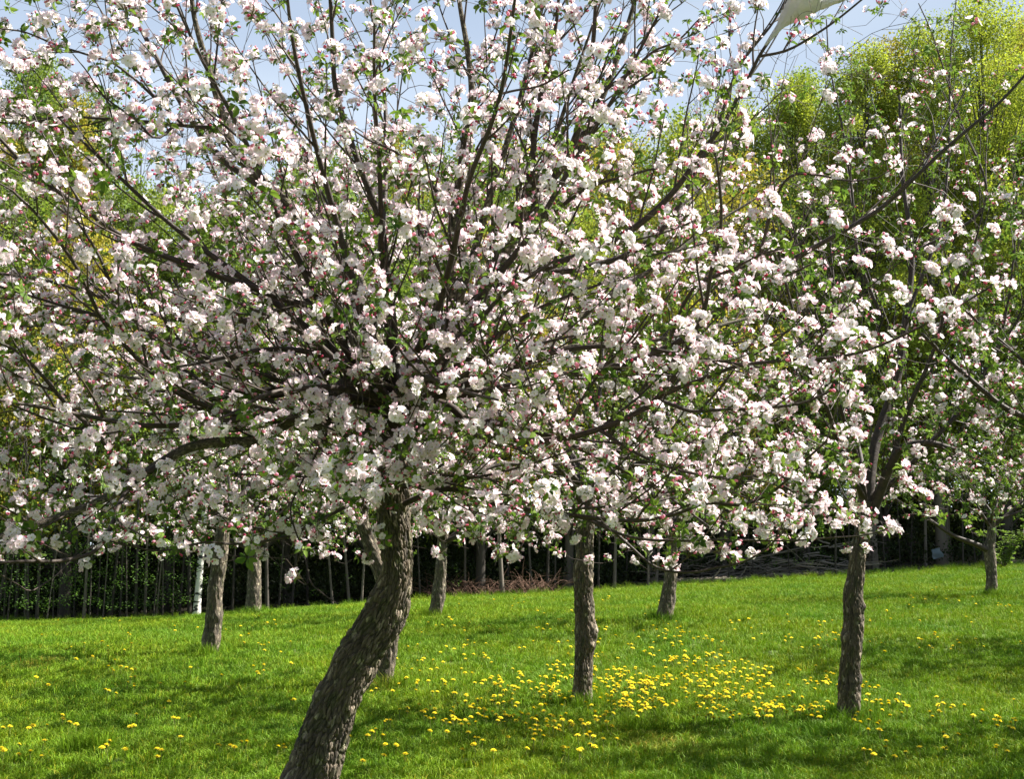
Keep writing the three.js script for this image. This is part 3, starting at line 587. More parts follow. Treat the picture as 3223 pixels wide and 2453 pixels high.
// neighbours outside the picture whose shade reaches the grass in view
const shade = { r: [2.6, 2.1, 2.4], mix: [0.1, 0.35], rise: 1.3, floor: 1.5, cell: 0.14, size: 1.45, fill: 700, branches: 0, seg: 20, step: 0.08 };
function outside(seed, label, x, D, more = {}) { const q = toPx(onGround(x, -D)), q2 = toPx(V(x, height(x, -D) + 1.7, -D)); orchardTree(seed, label, D, [[q[0], q[1], 0.12], [(q[0] + q2[0]) / 2 + 5, (q[1] + q2[1]) / 2, 0.11], [q2[0], q2[1], 0.1]], { ...shade, ...more }); }
outside(211, 'apple tree just outside the right edge whose bare limbs reach into the view', 6.1, 9.9, { r: [2.7, 2.0, 2.3], rise: 1.4, limbs: [[9.7, 0.045, 0.014, [3560, 1640], [3400, 1480], [3260, 1330], [3170, 1290], [3060, 1200], [2960, 1110], [2900, 1050]], [10.2, 0.03, 0.008, [3500, 1560], [3360, 1300], [3190, 1110], [3060, 1000], [2990, 930]]] });
outside(212, 'apple tree standing outside the right edge, farther back', 8.6, 16.2);

// ---------------------------------------------------------------- tent of silk in a fork at the upper right
{
  const D = 6.62, way = [[2408, 142, 0.006], [2433, 110, 0.014], [2455, 82, 0.021], [2480, 52, 0.05], [2512, 18, 0.082], [2538, -20, 0.10], [2556, -62, 0.09], [2566, -95, 0.055], [2570, -110, 0.01]];
  const pts = way.map(([x, y]) => P(x, y, D)), base = pts[0].clone(), path = resample(pts, 0.012), rs = way.map((q) => q[2]);
  const rad = (t) => { const f = t * (rs.length - 1), i = Math.min(rs.length - 2, Math.floor(f)); return lerp(rs[i], rs[i + 1], f - i); };
  const bag = tube(path, rad, 40, { us: 2, vs: 3, disp: (a, t, p, nx, ny, nz) => rad(t) * (0.10 * noise(nx * 2 + t * 3, ny * 2, nz * 2) + 0.04 * noise(nx * 7, t * 12, nz * 7)) });
  const wp = [[2500, 40, 0.05], [2550, 22, 0.05], [2600, 8, 0.035], [2640, 0, 0.016], [2672, -10, 0.007]], wpts = resample(wp.map(([x, y]) => P(x, y, D - 0.01)), 0.012);
  const wing = tube(wpts, (t) => lerp(0.055, 0.005, t), 24, { us: 2, vs: 3, disp: (a, t, p, nx, ny, nz) => 0.006 * noise(nx * 3 + t * 5, ny * 3, nz * 3) });
  const o = thing('caterpillar_tent', 'white silky caterpillar tent spun in a branch fork near the top right', 'nest', base);
  part(o, 'silk_web', mergeGeometries([bag, wing]).translate(-base.x, -base.y, -base.z), M.silk);
}

// ---------------------------------------------------------------- the wood behind the orchard
const rF = mulberry(404);
function sprayGeo(rng, n, size, leaf, c) { // a loose spray of small leaves
  const pos = [], col = [], idx = [];
  for (let i = 0; i < n; i++) {
    const a = rng() * 6.28, e = (rng() - 0.5) * 2.6, r = size * Math.pow(rng(), 0.6), x = Math.cos(a) * Math.cos(e) * r, y = Math.sin(e) * r, z = Math.sin(a) * Math.cos(e) * r;
    const u = V(rng() - 0.5, rng() - 0.7, rng() - 0.5).normalize(), v = perp(rng, u), l = leaf * (0.7 + 0.6 * rng()), w = l * (0.55 + 0.2 * rng()), b = pos.length / 3, k = 0.8 + 0.4 * rng();
    const nrm = u.clone().cross(v).multiplyScalar(w * 0.18);
    for (const [p, q, f] of [[0, 0, 0], [0.45, -0.5, 1], [1, 0, 0], [0.45, 0.5, 1]]) { pos.push(x + u.x * l * p + v.x * w * q + nrm.x * f, y + u.y * l * p + v.y * w * q + nrm.y * f, z + u.z * l * p + v.z * w * q + nrm.z * f); col.push(c[0] * k, c[1] * k, c[2] * k); }
    idx.push(b, b + 1, b + 2, b, b + 2, b + 3);
  }
  return geo(pos, idx, col);
}
const SPRAY = [0, 1, 2].map(() => sprayGeo(rF, 14, 0.30, 0.085, [1, 1, 1]));
const TINTS = { green: [0.15, 0.215, 0.022], lime: [0.27, 0.32, 0.028], yellow: [0.34, 0.30, 0.032], deep: [0.09, 0.145, 0.02] };
const WOOD = 'woodland trees behind the orchard';
function woodTree(label, x, D, top, wid, kind, { sprays = 1500, low = 2.6, second = null, name = 'woodland_tree', lean = 0, big = 1 } = {}) {
  const b = onGround(x, -D), h = top - b.y, o = thing(name, label, 'tree', b, WOOD), rng = rF;
  const trunk = resample([V(0, -0.1, 0), V(lean * 0.3 + (rng() - 0.5) * 0.3, h * 0.4, (rng() - 0.5) * 0.3), V(lean, h * 0.93, (rng() - 0.5) * 0.4)], 0.5), r0 = 0.05 + 0.0085 * h;
  part(o, 'trunk', tube(trunk, (t) => r0 * (1 - 0.88 * t) + 0.05 * Math.exp(-t * 40), 9, { vs: 1 }), kind === 'lime' && rng() < 0.5 ? M.paleBark : M.forestBark);
  const limbs = [], list = [[], [], []], nC = Math.round(16 + wid * 7 + h * 1.6);
  for (let k = 0; k < nC; k++) {
    const f = (k + rng()) / nC, y = lerp(low, h - 0.5, f), prof = Math.sin(Math.PI * clamp(0.16 + 0.80 * f)) * (0.75 + 0.5 * rng()), a = rng() * 6.283, r = wid * 0.5 * prof * Math.sqrt(rng() * 0.9 + 0.1);
    const i = Math.min(trunk.length - 1, Math.floor(clamp(y / h * 0.9, 0, 1) * (trunk.length - 1))), c = V(trunk[i].x + Math.cos(a) * r, y, trunk[i].z + Math.sin(a) * r);
    const at = trunk[Math.max(1, i - 2)];
    limbs.push(tube(resample([at.clone(), at.clone().lerp(c, 0.5).add(V(0, -0.1 * r, 0)), c.clone()], 0.6), (t) => lerp(0.035, 0.008, t), 4, {}));
    const cr = (0.4 + 0.55 * rng()) * (0.6 + wid * 0.1), ns = Math.round(sprays / nC * (0.6 + 0.8 * rng()));
    const tt = second && f < 0.62 + 0.2 * rng() ? TINTS[second] : TINTS[kind], bright = 0.8 + 0.4 * rng();
    for (let q = 0; q < ns; q++) {
      const d = V(rng() * 2 - 1, rng() * 2 - 1, rng() * 2 - 1); d.normalize().multiplyScalar(cr * Math.cbrt(rng())); d.y *= 0.75;
      const p = c.clone().add(d), s = (0.75 + 0.5 * rng()) * big, w = bright * (0.8 + 0.4 * rng());
      list[q % 3].push({ m: frame(p, V(rng() - 0.5, rng(), rng() - 0.5), rng() * 6.28, s), c: [tt[0] * w, tt[1] * w, tt[2] * w] });
    }
  }
  part(o, 'limbs', mergeGeometries(limbs), M.forestBark, 'stuff');
  const crown = new THREE.Group(); crown.name = 'crown'; crown.userData.kind = 'stuff'; o.add(crown);
  list.forEach((l, i) => copies(crown, 'leaves', SPRAY[i], M.leaf, l));
}
// skyline of the wood in the study picture: [x, y]
const SKYLINE = [[-400, 120], [0, 112], [60, 100], [120, 150], [165, 185], [215, 230], [250, 330], [480, 345], [600, 290], [760, 255], [950, 235], [1200, 235], [1420, 190], [1560, 150], [1700, 110], [1850, 70], [1950, 45], [2060, 40], [2140, 15], [2260, -20], [2600, -40]];
function skyline(x) { for (let i = 1; i < SKYLINE.length; i++) if (x <= SKYLINE[i][0]) { const [a, p] = SKYLINE[i - 1], [b, q] = SKYLINE[i]; return lerp(p, q, (x - a) / (b - a)); } return -40; }
const topAt = (px, D, more = 0) => P(px * S2, (skyline(px) + more) * S2, D).y;
const xAt = (px, D) => P(px * S2, 1200, D).x;
// those one can tell apart through the gaps
woodTree('tall leafy tree with green top and ochre lower crown at the left edge', xAt(52, 38), 38, P(0, 98 * S2, 38).y, 2.4, 'green', { second: 'yellow', sprays: 3200, low: 3 });
woodTree('ochre budding woodland tree left of the bare twigs, its top lower than the green one', xAt(128, 36.5), 36.5, P(0, 205 * S2, 36.5).y, 2.3, 'yellow', { sprays: 2500, low: 2.4 });
woodTree('small green topped woodland tree just left of the bare grey trees', xAt(188, 40), 40, P(0, 178 * S2, 40).y, 1.9, 'green', { second: 'yellow', sprays: 1700, low: 3 });
woodTree('yellow-green woodland tree against the sky at the right of the blossom', xAt(1890, 41), 41, P(0, 95 * S2, 41).y, 4.6, 'lime', { second: 'yellow', sprays: 3800, low: 3 });
woodTree('tall fresh green woodland tree, tallest at the upper right corner', xAt(2150, 40), 40, P(0, -10 * S2, 40).y, 6.2, 'lime', { sprays: 5200, low: 2.5 });
woodTree('tall slim lime green woodland tree left of the tallest one at the right', xAt(2020, 42), 42, P(0, 40 * S2, 42).y, 5.6, 'lime', { sprays: 4200, low: 3 });
woodTree('broad yellow-green woodland tree behind the silk tent', xAt(1715, 43), 43, P(0, 160 * S2, 43).y, 5.8, 'lime', { second: 'yellow', sprays: 3600, low: 3 });
const BEHIND = [[-60, 'outside the left edge'], [130, 'behind the far left of the blossom'], [380, 'behind the saplings at the left'], [640, 'behind the pale leaning left trunk'], [900, 'behind the foremost trunk'], [1180, 'behind the dry brown stems'], [1420, 'behind the knobbly middle trunk'], [1680, 'behind the brush pile'], [1920, 'behind the gnarled right trunk'], [2207, 'behind the right edge of the blossom'], [9999, 'outside the right edge']];
const LOOK = { green: 'mid green', lime: 'yellow-green', yellow: 'ochre yellow', deep: 'dark green' }, DEEP = ['lower woodland tree in the front row', 'woodland tree in the second row', 'woodland tree in the third row', 'woodland tree in the deepest row'];
const massLabel = (px, row, kind) => `${LOOK[kind]} ${DEEP[row]}, ${BEHIND.find((q) => px < q[0])[1]}`;
for (const [row, from, count, off, big] of [[0, 2.8, 18, 0, 1], [1, 7, 18, 60, 1.1], [2, 12.5, 18, 10, 1.2], [3, 20, 16, 40, 1.5]]) {
  for (let k = 0; k < count; k++) {
    const px = lerp(-420, 2640, (k + 0.5 + (rF() - 0.5) * 0.7) / count) + off, D = edgeD(xAt(px, 36)) + from + (rF() - 0.5) * 2.2;
    const left = px < 240, gap = px > 225 && px < 520, more = row === 0 ? (px > 1400 ? 110 : 190) + 220 * rF() : 15 + 80 * rF();
    const kind = left ? ['green', 'yellow', 'deep'][Math.floor(rF() * 3)] : px < 1300 ? ['green', 'lime', 'green', 'yellow'][Math.floor(rF() * 4)] : ['lime', 'lime', 'yellow', 'green'][Math.floor(rF() * 4)];
    woodTree(massLabel(px, row, kind), xAt(px, D), D, topAt(px, D, more + (gap ? 20 : 0)), 4.5 + 2.4 * rF(), kind, { sprays: row === 0 ? 1900 : row === 3 ? 1100 : 1900, low: row === 0 ? 2.0 + 1.2 * rF() : 2.2, big, lean: (rF() - 0.5) * 0.8 });
  }
}
// unseen trees added at the left and behind the viewer, to keep the low sky off the near sides of the trunks
for (let k = 0; k < 20; k++) { const a = lerp(0.25, 3.75, (k + 0.5) / 20), r = 20 + 5 * rF(), x = Math.cos(a) * r * 1.25, z = Math.sin(a) * r - 2; woodTree('leafy woodland tree added out of view round the viewer to block low sky light', x, -z, 9 + 4 * rF(), 6, 'green', { sprays: 900, low: 1.2, big: 2.2 }); }
// bare grey trees not yet in leaf, against the sky
for (const [px, D, topY, label] of [[285, 42, 258, 'bare grey tree without leaves against the sky, leftmost of the bare ones'], [385, 44, 240, 'bare grey tree with fine twigs, middle of the bare ones'], [470, 43, 262, 'bare grey tree without leaves, rightmost of the bare ones'], [1520, 46, 172, 'bare twiggy tree top rising beside the fresh green wood on the right']]) {
  const b = onGround(xAt(px, D), -D), h = P(0, topY * S2, D).y - b.y, o = thing('bare_tree', label, 'tree', b, WOOD), sk = { rng: mulberry(px), stems: [], clusters: [], crown: { core: V(0, h * 0.4, 0), inside: () => true } };
  const t = addStem(sk, resample([V(0, -0.1, 0), V(0.1, h * 0.5, 0.1), V(0, h, 0)], 0.4), 0.10, 0.012, 1);
  part(o, 'trunk', stemGeo(t, 8, V(0, 0, 0)), M.forestBark);
  const a = ramify(sk, [t], { from: 0.4, gap: 0.28, fwd: 0.7, side: 0.6, out: 0, up: 0.5, len: [1.6, 3.4], r: 0.03, n: 6, bend: 0.5, wig: 0.15, level: 2 });
  const c = ramify(sk, a, { from: 0.2, gap: 0.35, fwd: 0.7, side: 0.6, out: 0, up: 0.5, len: [0.5, 1.3], r: 0.014, n: 4, bend: 0.4, wig: 0.2, level: 3 });
  ramify(sk, c, { from: 0.2, gap: 0.25, fwd: 0.7, side: 0.6, out: 0, up: 0.4, len: [0.25, 0.6], r: 0.008, n: 2, bend: 0.2, wig: 0.2, level: 3 });
  part(o, 'twigs', mergeGeometries(sk.stems.slice(1).map((s) => stemGeo(s, 3, V(0, 0, 0)))), M.forestBark, 'stuff');
}
// slender trunks at the dark edge of the wood
function sapling(px, back, h, r, mat, label, name = 'sapling', leaves = 0, group = 'slender trunks at the wood edge') {
  const x = xAt(px, 33), D = edgeD(x) + back, b = onGround(x * (D / 33), -D), o = thing(name, label, 'tree', b, group), l = (rF() - 0.5) * 1.3;
  const path = resample([V(0, -0.05, 0), V(l * 0.4 + (rF() - 0.5) * 0.12, h * 0.45, 0), V(l, h, (rF() - 0.5) * 0.3)], 0.3);
  part(o, 'trunk', tube(path, (t) => r * (1 - 0.7 * t) + r * 0.4 * Math.exp(-t * 30), 7, { us: 1, vs: 0.5 }), mat);
  if (leaves) {
    const list = [];
    for (let i = 0; i < leaves; i++) { const y = lerp(0.35, h * 0.95, Math.pow(rF(), 1.3)), a = rF() * 6.28, q = 0.15 + 0.75 * rF(), k = 0.8 + 0.5 * rF(); list.push({ m: frame(V(Math.cos(a) * q + l * y / h, y, Math.sin(a) * q), V((rF() - 0.5) * 0.6, 1, (rF() - 0.5) * 0.6), rF() * 6.28, V(0.8, 0.35, 0.8)), c: [0.10 * k, 0.20 * k, 0.025 * k] }); }
    copies(o, 'leaves', SPRAY[0], M.leaf, list);
  }
}
sapling(440, 0.5, 9, 0.085, M.birch, 'white birch trunk at the wood edge just left of the pale leaning trunk', 'birch_tree', 0);
for (let k = 0; k < 30; k++) sapling(-40 + 470 * (k + rF() * 0.9) / 30, 0.15 + 2.2 * rF() * rF(), 4 + 4 * rF(), 0.016 + 0.035 * rF() * rF(), rF() < 0.5 ? M.paleBark : M.forestBark, k % 2 ? 'slender leafy sapling at the left wood edge' : 'slender nearly bare sapling trunk at the left wood edge', 'sapling', k % 2 ? 46 : 14);
for (let k = 0; k < 26; k++) sapling(500 + 900 * (k + rF() * 0.9) / 26, 0.6 + 3 * rF(), 5 + 4 * rF(), 0.025 + 0.06 * rF() * rF(), rF() < 0.2 ? M.paleBark : M.forestBark, k % 3 ? 'slender bare dark trunk at the middle of the wood edge' : 'slender leafy dark sapling at the middle of the wood edge', 'sapling', k % 3 ? 0 : 14);
for (let k = 0; k < 28; k++) sapling(1400 + 840 * (k + rF() * 0.9) / 28, 0.9 + 3 * rF(), 4 + 5 * rF(), 0.018 + 0.045 * rF() * rF(), rF() < 0.3 ? M.paleBark : M.forestBark, k % 3 ? 'slender bare trunk behind the brush pile at the right wood edge' : 'slender leafy sapling behind the brush pile at the right wood edge', 'sapling', k % 3 ? 0 : 16);
{ // low growth in the shade of the wood: far too many leaves to count
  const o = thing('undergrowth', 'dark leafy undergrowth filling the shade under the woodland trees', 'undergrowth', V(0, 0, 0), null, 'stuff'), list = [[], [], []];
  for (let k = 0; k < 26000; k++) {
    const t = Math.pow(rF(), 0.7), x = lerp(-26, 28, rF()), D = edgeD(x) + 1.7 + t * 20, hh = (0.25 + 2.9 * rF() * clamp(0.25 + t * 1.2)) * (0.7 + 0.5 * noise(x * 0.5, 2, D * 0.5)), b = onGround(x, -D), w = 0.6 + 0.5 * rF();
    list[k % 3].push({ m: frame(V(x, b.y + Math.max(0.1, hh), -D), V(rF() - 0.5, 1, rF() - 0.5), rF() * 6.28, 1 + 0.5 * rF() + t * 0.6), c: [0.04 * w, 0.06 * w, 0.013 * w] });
  }
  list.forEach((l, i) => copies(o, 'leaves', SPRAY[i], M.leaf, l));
}
{ // dead wood heaped at the edge on the right
  const rng = mulberry(909), grey = std({ name: 'dead_wood', color: new THREE.Color().setRGB(0.17, 0.145, 0.12) }), brown = std({ name: 'dry_stems', color: new THREE.Color().setRGB(0.13, 0.07, 0.045) });
  const heap = onGround(xAt(1640, 36.2), -36.2), o = thing('brush_pile', 'heap of dead grey branches at the right wood edge', 'brush pile', heap, null, 'stuff'), gs = [];
  for (let i = 0; i < 190; i++) {
    const c = V((rng() - 0.5) * 5.6, 0.05 + rng() * rng() * 1.1, -0.3 - rng() * 1.6), a = (rng() - 0.5) * 2.2 + (rng() < 0.5 ? 0 : Math.PI), d = V(Math.cos(a), (rng() - 0.4) * 0.55, Math.sin(a) * 0.7).normalize(), l = 0.5 + 1.3 * rng(), r = 0.008 + 0.03 * rng() * rng();
    c.y += height(heap.x + c.x, heap.z + c.z) - heap.y; gs.push(tube(wander(rng, c, d, l, 4, -0.1, 0.35), (t) => r * (1 - 0.6 * t), 5, {}));
  }
  part(o, 'branches', mergeGeometries(gs), grey, 'stuff');
  for (const [px, D, len, r, turn, label] of [[1500, 35.2, 1.5, 0.10, 0.1, 'thick grey log lying at the left foot of the brush pile'], [1565, 35.6, 1.2, 0.075, -0.3, 'shorter grey log in front of the brush pile'], [1700, 36.3, 1.9, 0.08, 0.25, 'long dead log lying in the middle of the brush pile'], [1790, 36.6, 1.4, 0.07, -0.5, 'dead log at the right end of the brush pile']]) {
    const b = onGround(xAt(px, D), -D), lg = thing('log', label, 'log', b, 'dead logs by the brush pile'), d = V(Math.cos(turn), 0.05, Math.sin(turn));
    part(lg, 'stem', tube(resample([d.clone().multiplyScalar(-len / 2).add(V(0, r * 0.8, 0)), V(0, r * 0.9, 0.04), d.clone().multiplyScalar(len / 2).add(V(0, r, 0))], 0.12), (t) => r * (1 - 0.25 * t), 12, { us: 2, disp: (a, t, p) => r * 0.15 * noise(a, t * 6, p.x * 3) }), M.bark);
    part(lg, 'broken_branch', tube([d.clone().multiplyScalar(len * 0.2).add(V(0, r, 0)), d.clone().multiplyScalar(len * 0.3).add(V(0.05, r + 0.2, 0.06)), d.clone().multiplyScalar(len * 0.33).add(V(0.1, r + 0.38, 0.1))], (t) => r * 0.3 * (1 - 0.7 * t), 6, {}), grey);
  }
  const bb = onGround(xAt(1060, 33.6), -33.6), br = thing('dry_bramble', 'low tangle of dry reddish brown stems at the middle wood edge', 'bramble', bb, null, 'stuff'), ds = [];
  for (let i = 0; i < 260; i++) { const s = V((rng() - 0.5) * 3.6, 0, (rng() - 0.6) * 1.4); s.y = height(bb.x + s.x, bb.z + s.z) - bb.y; const a = rng() * 6.28; ds.push(tube(wander(rng, s, V(Math.cos(a) * 0.7, 1, Math.sin(a) * 0.7), 0.4 + 0.7 * rng(), 6, -1.3, 0.4), (t) => 0.009 * (1 - 0.7 * t), 3, {})); }
  part(br, 'stems', mergeGeometries(ds), brown, 'stuff');
  // a scrap of pale blue-grey sheeting caught in the brush
  const sb = P(2948, 1742, 38.2), g = new THREE.PlaneGeometry(0.34, 0.30, 10, 10), p = g.attributes.position;
  for (let i = 0; i < p.count; i++) p.setZ(i, 0.05 * Math.sin(p.getX(i) * 16) + 0.04 * Math.cos(p.getY(i) * 20 + p.getX(i) * 9)); g.computeVertexNormals();
  const sc = new THREE.Mesh(g, new THREE.MeshStandardMaterial({ name: 'old_sheeting', color: new THREE.Color().setRGB(0.10, 0.135, 0.15), roughness: 0.7, side: THREE.DoubleSide })); sc.name = 'plastic_sheet'; sc.position.copy(sb); sc.rotation.set(-0.3, 0.3, 0.25);
  sc.castShadow = sc.receiveShadow = true; sc.userData = { label: 'small pale blue-grey sheet caught in the brush at the right', category: 'sheet' }; scene.add(sc);
}
{ // bright young bush at the right edge
  const rng = mulberry(515), D = 31.5, b = groundAt(3160, 1790) ?? onGround(xAt(2160, D), -D), o = thing('young_bush', 'bright yellow-green young bush at the right edge by the forked apple tree', 'bush', b), stems = [], list = [];
  const c = leafGeo(0.12, 0.045, 0.2, 0.2, [0.17, 0.27, 0.03]);
  for (let i = 0; i < 16; i++) {
    const a = rng() * 6.28, way = wander(rng, V(0, 0, 0), V(Math.cos(a) * 0.55, 1, Math.sin(a) * 0.55), 0.6 + 0.75 * rng(), 8, 0.2, 0.15); stems.push(tube(way, (t) => 0.009 * (1 - 0.8 * t), 4, {}));
    way.slice(2).forEach((p, j) => { for (let k = 0; k < 5; k++) { const q = rng() * 6.28, s = 0.7 + 0.6 * rng(), w = 0.85 + 0.3 * rng(); list.push({ m: frame(p.clone().add(V((rng() - 0.5) * 0.04, (rng() - 0.5) * 0.08, (rng() - 0.5) * 0.04)), V((rng() - 0.5) * 0.8, 1, (rng() - 0.5) * 0.8), q, s), c: [w, w, w] }); } });
  }
  part(o, 'stems', mergeGeometries(stems), M.twig, 'stuff'); copies(o, 'leaves', c, M.leaf, list);
}

// ---------------------------------------------------------------- grass
const TRUNKS = scene.children.filter((o) => o.name.startsWith('apple_tree')).map((o) => [o.position.x, o.position.z]);
{
  const rng = mulberry(606), kinds = [];
  function tuftGeo(n, spread, h0, h1, w, bend) {
    const pos = [], col = [], idx = [];
    for (let i = 0; i < n; i++) {
      const a = rng() * 6.283, r = spread * Math.sqrt(rng()), x = Math.cos(a) * r, z = Math.sin(a) * r, h = lerp(h0, h1, rng()), f = rng() * 6.283, lx = Math.cos(f), lz = Math.sin(f), b = bend * h * (0.3 + rng()), tw = rng() * 6.283, wx = Math.cos(tw) * w / 2, wz = Math.sin(tw) * w / 2, o = pos.length / 3;
      const k = 0.6 + 0.8 * rng(), y = rng() < 0.06 ? 1.6 : 1, c = [0.19 * k * y, 0.32 * k * (y > 1 ? 0.95 : 1), 0.014 * k];
      pos.push(x - wx, -0.01, z - wz, x + wx, -0.01, z + wz, x - wx * 0.8 + lx * b * 0.3, h * 0.6, z - wz * 0.8 + lz * b * 0.3, x + wx * 0.8 + lx * b * 0.3, h * 0.6, z + wz * 0.8 + lz * b * 0.3, x + lx * b, h * (1 - 0.25 * bend), z + lz * b);
      for (let q = 0; q < 5; q++) col.push(...c);
      idx.push(o, o + 1, o + 2, o + 2, o + 1, o + 3, o + 2, o + 3, o + 4);
    }
    return geo(pos, idx, col);
  }
  for (let i = 0; i < 5; i++) kinds.push(tuftGeo(20, 0.07, 0.04, 0.105, 0.0062, 0.9));
  const tall = [0, 1].map(() => tuftGeo(20, 0.05, 0.10, 0.24, 0.005, 0.5));
  const o = thing('grass', 'bright green mown orchard grass', 'grass', V(0, 0, 0), null, 'stuff'), lists = kinds.map(() => []), tl = [[], []];
  const straw = [groundAt(2085, 2352), groundAt(150, 2095), groundAt(1130, 2175)].filter(Boolean);
  const put = (x, D, s, list) => {
    const y = height(x, -D), n = noise(x * 0.45, 7, D * 0.45), f = noise(x * 2.2, 8, D * 2.2);
    let c = [1 + 0.22 * n + 0.10 * f, 1 + 0.08 * n + 0.07 * f, 1 - 0.1 * n];
    for (const q of straw) { const d = Math.hypot(q.x - x, (q.z + D) * 0.8); if (d < 0.55 && rng() < 0.65 * (1 - d / 0.55)) c = [1.55, 1.0, 2.6]; }
    const k = 0.85 + 0.3 * rng(); list.push({ m: frame(V(x, y, -D), V((rng() - 0.5) * 0.25, 1, (rng() - 0.5) * 0.25), rng() * 6.28, V(s, s * (0.75 + 0.5 * rng()) * (1 + 0.25 * f), s)), c: c.map((v) => v * k) });
  };
  for (let D = 4.2; D < 43; D += 0.1) {
    const half = D * 0.56 + 2, dens = D < 9.5 ? 330 : 330 * Math.pow(9.5 / D, 1.35), n = dens * half * 2 * 0.1;
    for (let i = 0; i < n; i++) { const x = (rng() * 2 - 1) * half, d = D + rng() * 0.1; if (d > edgeD(x) + 0.5 * noise(x * 0.9, 4, 1) + 0.15) continue; put(x, d, 0.9 + Math.max(0, d - 10) * 0.02, lists[Math.floor(rng() * 5)]); }
  }
  for (const [tx, tz] of TRUNKS) for (let i = 0; i < 60; i++) { const a = rng() * 6.28, r = 0.14 + 0.28 * rng() * rng(); put(tx + Math.cos(a) * r, -(tz + Math.sin(a) * r), 0.9, tl[i % 2]); }
  for (let i = 0; i < 420; i++) { const D = 7 + 28 * rng() * rng(), x = (rng() * 2 - 1) * (D * 0.45 + 1); if (D < edgeD(x)) put(x, D, 0.5 + 0.4 * rng(), tl[i % 2]); }
  for (const [px, py, n] of [[275, 2370, 26], [2020, 2310, 22], [2600, 2330, 10]]) { const g = groundAt(px, py); for (let i = 0; i < n; i++) put(g.x + (rng() - 0.5) * 0.35, -g.z + (rng() - 0.5) * 0.25, 1, tl[i % 2]); }
  for (let i = 0; i < 900; i++) { const x = lerp(-18, 20, rng()); put(x, edgeD(x) - 0.1 + 0.5 * rng(), 0.9, tl[i % 2]); }
  lists.forEach((l, i) => copies(o, 'blades', kinds[i], M.grass, l)); tl.forEach((l, i) => copies(o, 'tall_blades', tall[i], M.grass, l));
  console.log('grass', lists.reduce((s, l) => s + l.length, 0));
}

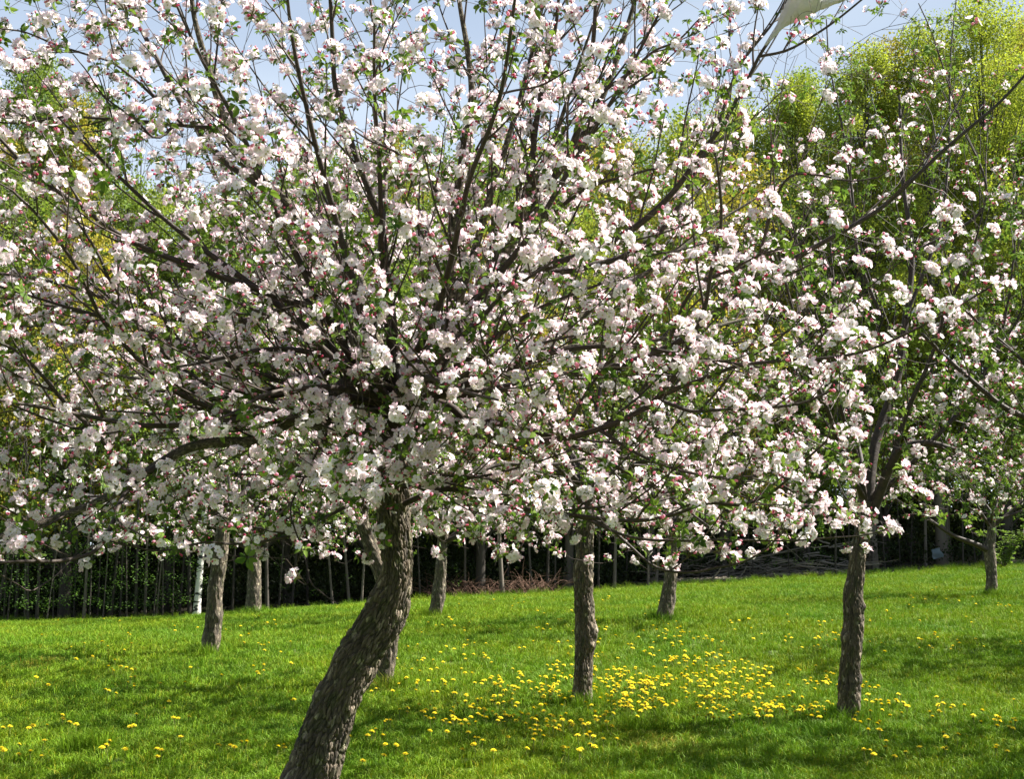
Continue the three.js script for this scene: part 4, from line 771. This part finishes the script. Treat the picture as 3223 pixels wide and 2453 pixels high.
// ---------------------------------------------------------------- dandelions
{
  const rng = mulberry(707);
  function headGeo() {
    const pos = [], col = [], idx = [];
    for (const [n, r0, r1, y0, y1, c] of [[18, 0.006, 0.0225, 0.001, 0.002, [0.74, 0.58, 0.01]], [15, 0.003, 0.017, 0.004, 0.0085, [0.82, 0.66, 0.012]], [10, 0.0, 0.010, 0.008, 0.0125, [0.80, 0.60, 0.01]]])
      for (let i = 0; i < n; i++) { const a = (i + rng() * 0.6) / n * 6.283, w = 2.6 / n * r1, s = 0.85 + 0.3 * rng(), b = pos.length / 3, ca = Math.cos(a), sa = Math.sin(a), dy = (rng() - 0.5) * 0.003; pos.push(ca * r0 - sa * w * 0.3, y0, sa * r0 + ca * w * 0.3, ca * r0 + sa * w * 0.3, y0, sa * r0 - ca * w * 0.3, ca * r1 * s - sa * w, y1 + dy, sa * r1 * s + ca * w, ca * r1 * s + sa * w, y1 + dy, sa * r1 * s - ca * w); for (let k = 0; k < 4; k++) col.push(...c); idx.push(b, b + 2, b + 1, b + 1, b + 2, b + 3); }
    const b = pos.length / 3; for (const [r, y] of [[0.002, -0.012], [0.008, -0.006], [0.0065, 0.003]]) for (let i = 0; i < 6; i++) { const a = i / 6 * 6.283; pos.push(Math.cos(a) * r, y, Math.sin(a) * r); col.push(0.12, 0.2, 0.04); }
    for (let q = 0; q < 2; q++) for (let i = 0; i < 6; i++) { const u = b + q * 6 + i, v = b + q * 6 + (i + 1) % 6; idx.push(u, u + 6, v, v, u + 6, v + 6); }
    return geo(pos, idx, col);
  }
  const heads = [headGeo(), headGeo(), headGeo()], stem = (() => { const g = tube([V(0, 0, 0), V(0.004, 0.5, 0.002), V(0, 1, 0)], () => 0.0024, 5, {}); g.deleteAttribute('uv'); return tint(g, 0.22, 0.24, 0.07); })();
  const spots = [];
  const add = (px, py, where) => { if (py * S2 > 2470) return; const g = groundAt(px * S2, py * S2); if (!g || -g.z > edgeD(g.x) - 0.3 || TRUNKS.some(([x, z]) => Math.hypot(x - g.x, z - g.z) < 0.17)) return; spots.push({ g, where }); };
  const gauss = () => (rng() + rng() + rng() + rng() - 2) * 1.0;
  const seed = (n, x0, x1, y0, y1, where, clump = 3) => { for (let i = 0; i < n;) { const x = lerp(x0, x1, rng()), y = lerp(y0, y1, rng()), m = 1 + Math.floor(rng() * clump); for (let k = 0; k < m; k++, i++) add(x + gauss() * 26, y + gauss() * 7, where); } };
  for (let i = 0; i < 560;) { const x = 1400 + gauss() * 310, y = 1500 + gauss() * 62, m = 2 + Math.floor(rng() * 8); for (let k = 0; k < m; k++, i++) add(x + gauss() * 34, y + gauss() * 9, 'patch'); }
  for (let i = 0; i < 170;) { const x = 1130 + gauss() * 260, y = 1560 + gauss() * 44, m = 1 + Math.floor(rng() * 5); for (let k = 0; k < m; k++, i++) add(x + gauss() * 36, y + gauss() * 9, 'patch'); }
  seed(75, 1520, 1800, 1500, 1570, 'patch', 4); seed(55, 1840, 2200, 1525, 1600, 'right'); seed(22, 1840, 2207, 1590, 1660, 'right', 2);
  seed(95, 1150, 1860, 1345, 1420, 'back'); seed(50, 1850, 2207, 1280, 1420, 'back', 2); seed(60, 880, 1500, 1290, 1420, 'back', 2);
  seed(55, 0, 640, 1345, 1470, 'left', 2); seed(32, 0, 620, 1590, 1665, 'left', 3); seed(30, 60, 640, 1450, 1600, 'left', 2); seed(70, 780, 1250, 1400, 1520, 'patch', 2); seed(26, 760, 1250, 1600, 1670, 'front', 2);
  spots.sort((a, b) => b.g.z - a.g.z);
  const words = { patch: ['yellow dandelion in the thick patch round the knobbly middle trunk', 'dandelions of the thick middle patch'], right: ['yellow dandelion in the grass round the right gnarled trunk', 'dandelions at the right'], left: ['yellow dandelion scattered in the grass at the left', 'dandelions at the left'], back: ['small yellow dandelion in the far grass', 'dandelions far back'], front: ['yellow dandelion in the shaded grass right of the foremost trunk', 'dandelions in the front shade'] };
  const rest = [[], [], []], restStems = [];
  spots.forEach((s, i) => {
    const h = 0.075 + 0.055 * rng(), d = V((rng() - 0.5) * 0.5 + 0.12, 1, (rng() - 0.5) * 0.5).normalize(), k = 0.88 + 0.32 * rng(), spin = rng() * 6.28, tilt = V((rng() - 0.5) * 0.3, 1, (rng() - 0.5) * 0.3).normalize(), q = i % 3;
    if (i < 300) {
      const o = thing('dandelion', words[s.where][0], 'flower', s.g, words[s.where][1]);
      const st = part(o, 'stem', stem, M.dandelion); frame(V(0, 0, 0), tilt, spin, V(1, h, 1)).decompose(st.position, st.quaternion, st.scale);
      const hd = part(o, 'flower_head', heads[q], M.dandelion); frame(tilt.clone().multiplyScalar(h + 0.004), d, spin, k).decompose(hd.position, hd.quaternion, hd.scale);
    } else { rest[q].push({ m: frame(s.g.clone().addScaledVector(tilt, h + 0.004), d, spin, k) }); restStems.push({ m: frame(s.g, tilt, spin, V(1, h, 1)) }); }
  });
  const o = thing('dandelions', 'farther yellow dandelions dotted over the grass', 'flowers', V(0, 0, 0), null, 'stuff');
  rest.forEach((l, i) => copies(o, 'flower_heads', heads[i], M.dandelion, l)); copies(o, 'stems', stem, M.dandelion, restStems);
  console.log('dandelions', spots.length);
}

renderer.render(scene, camera);
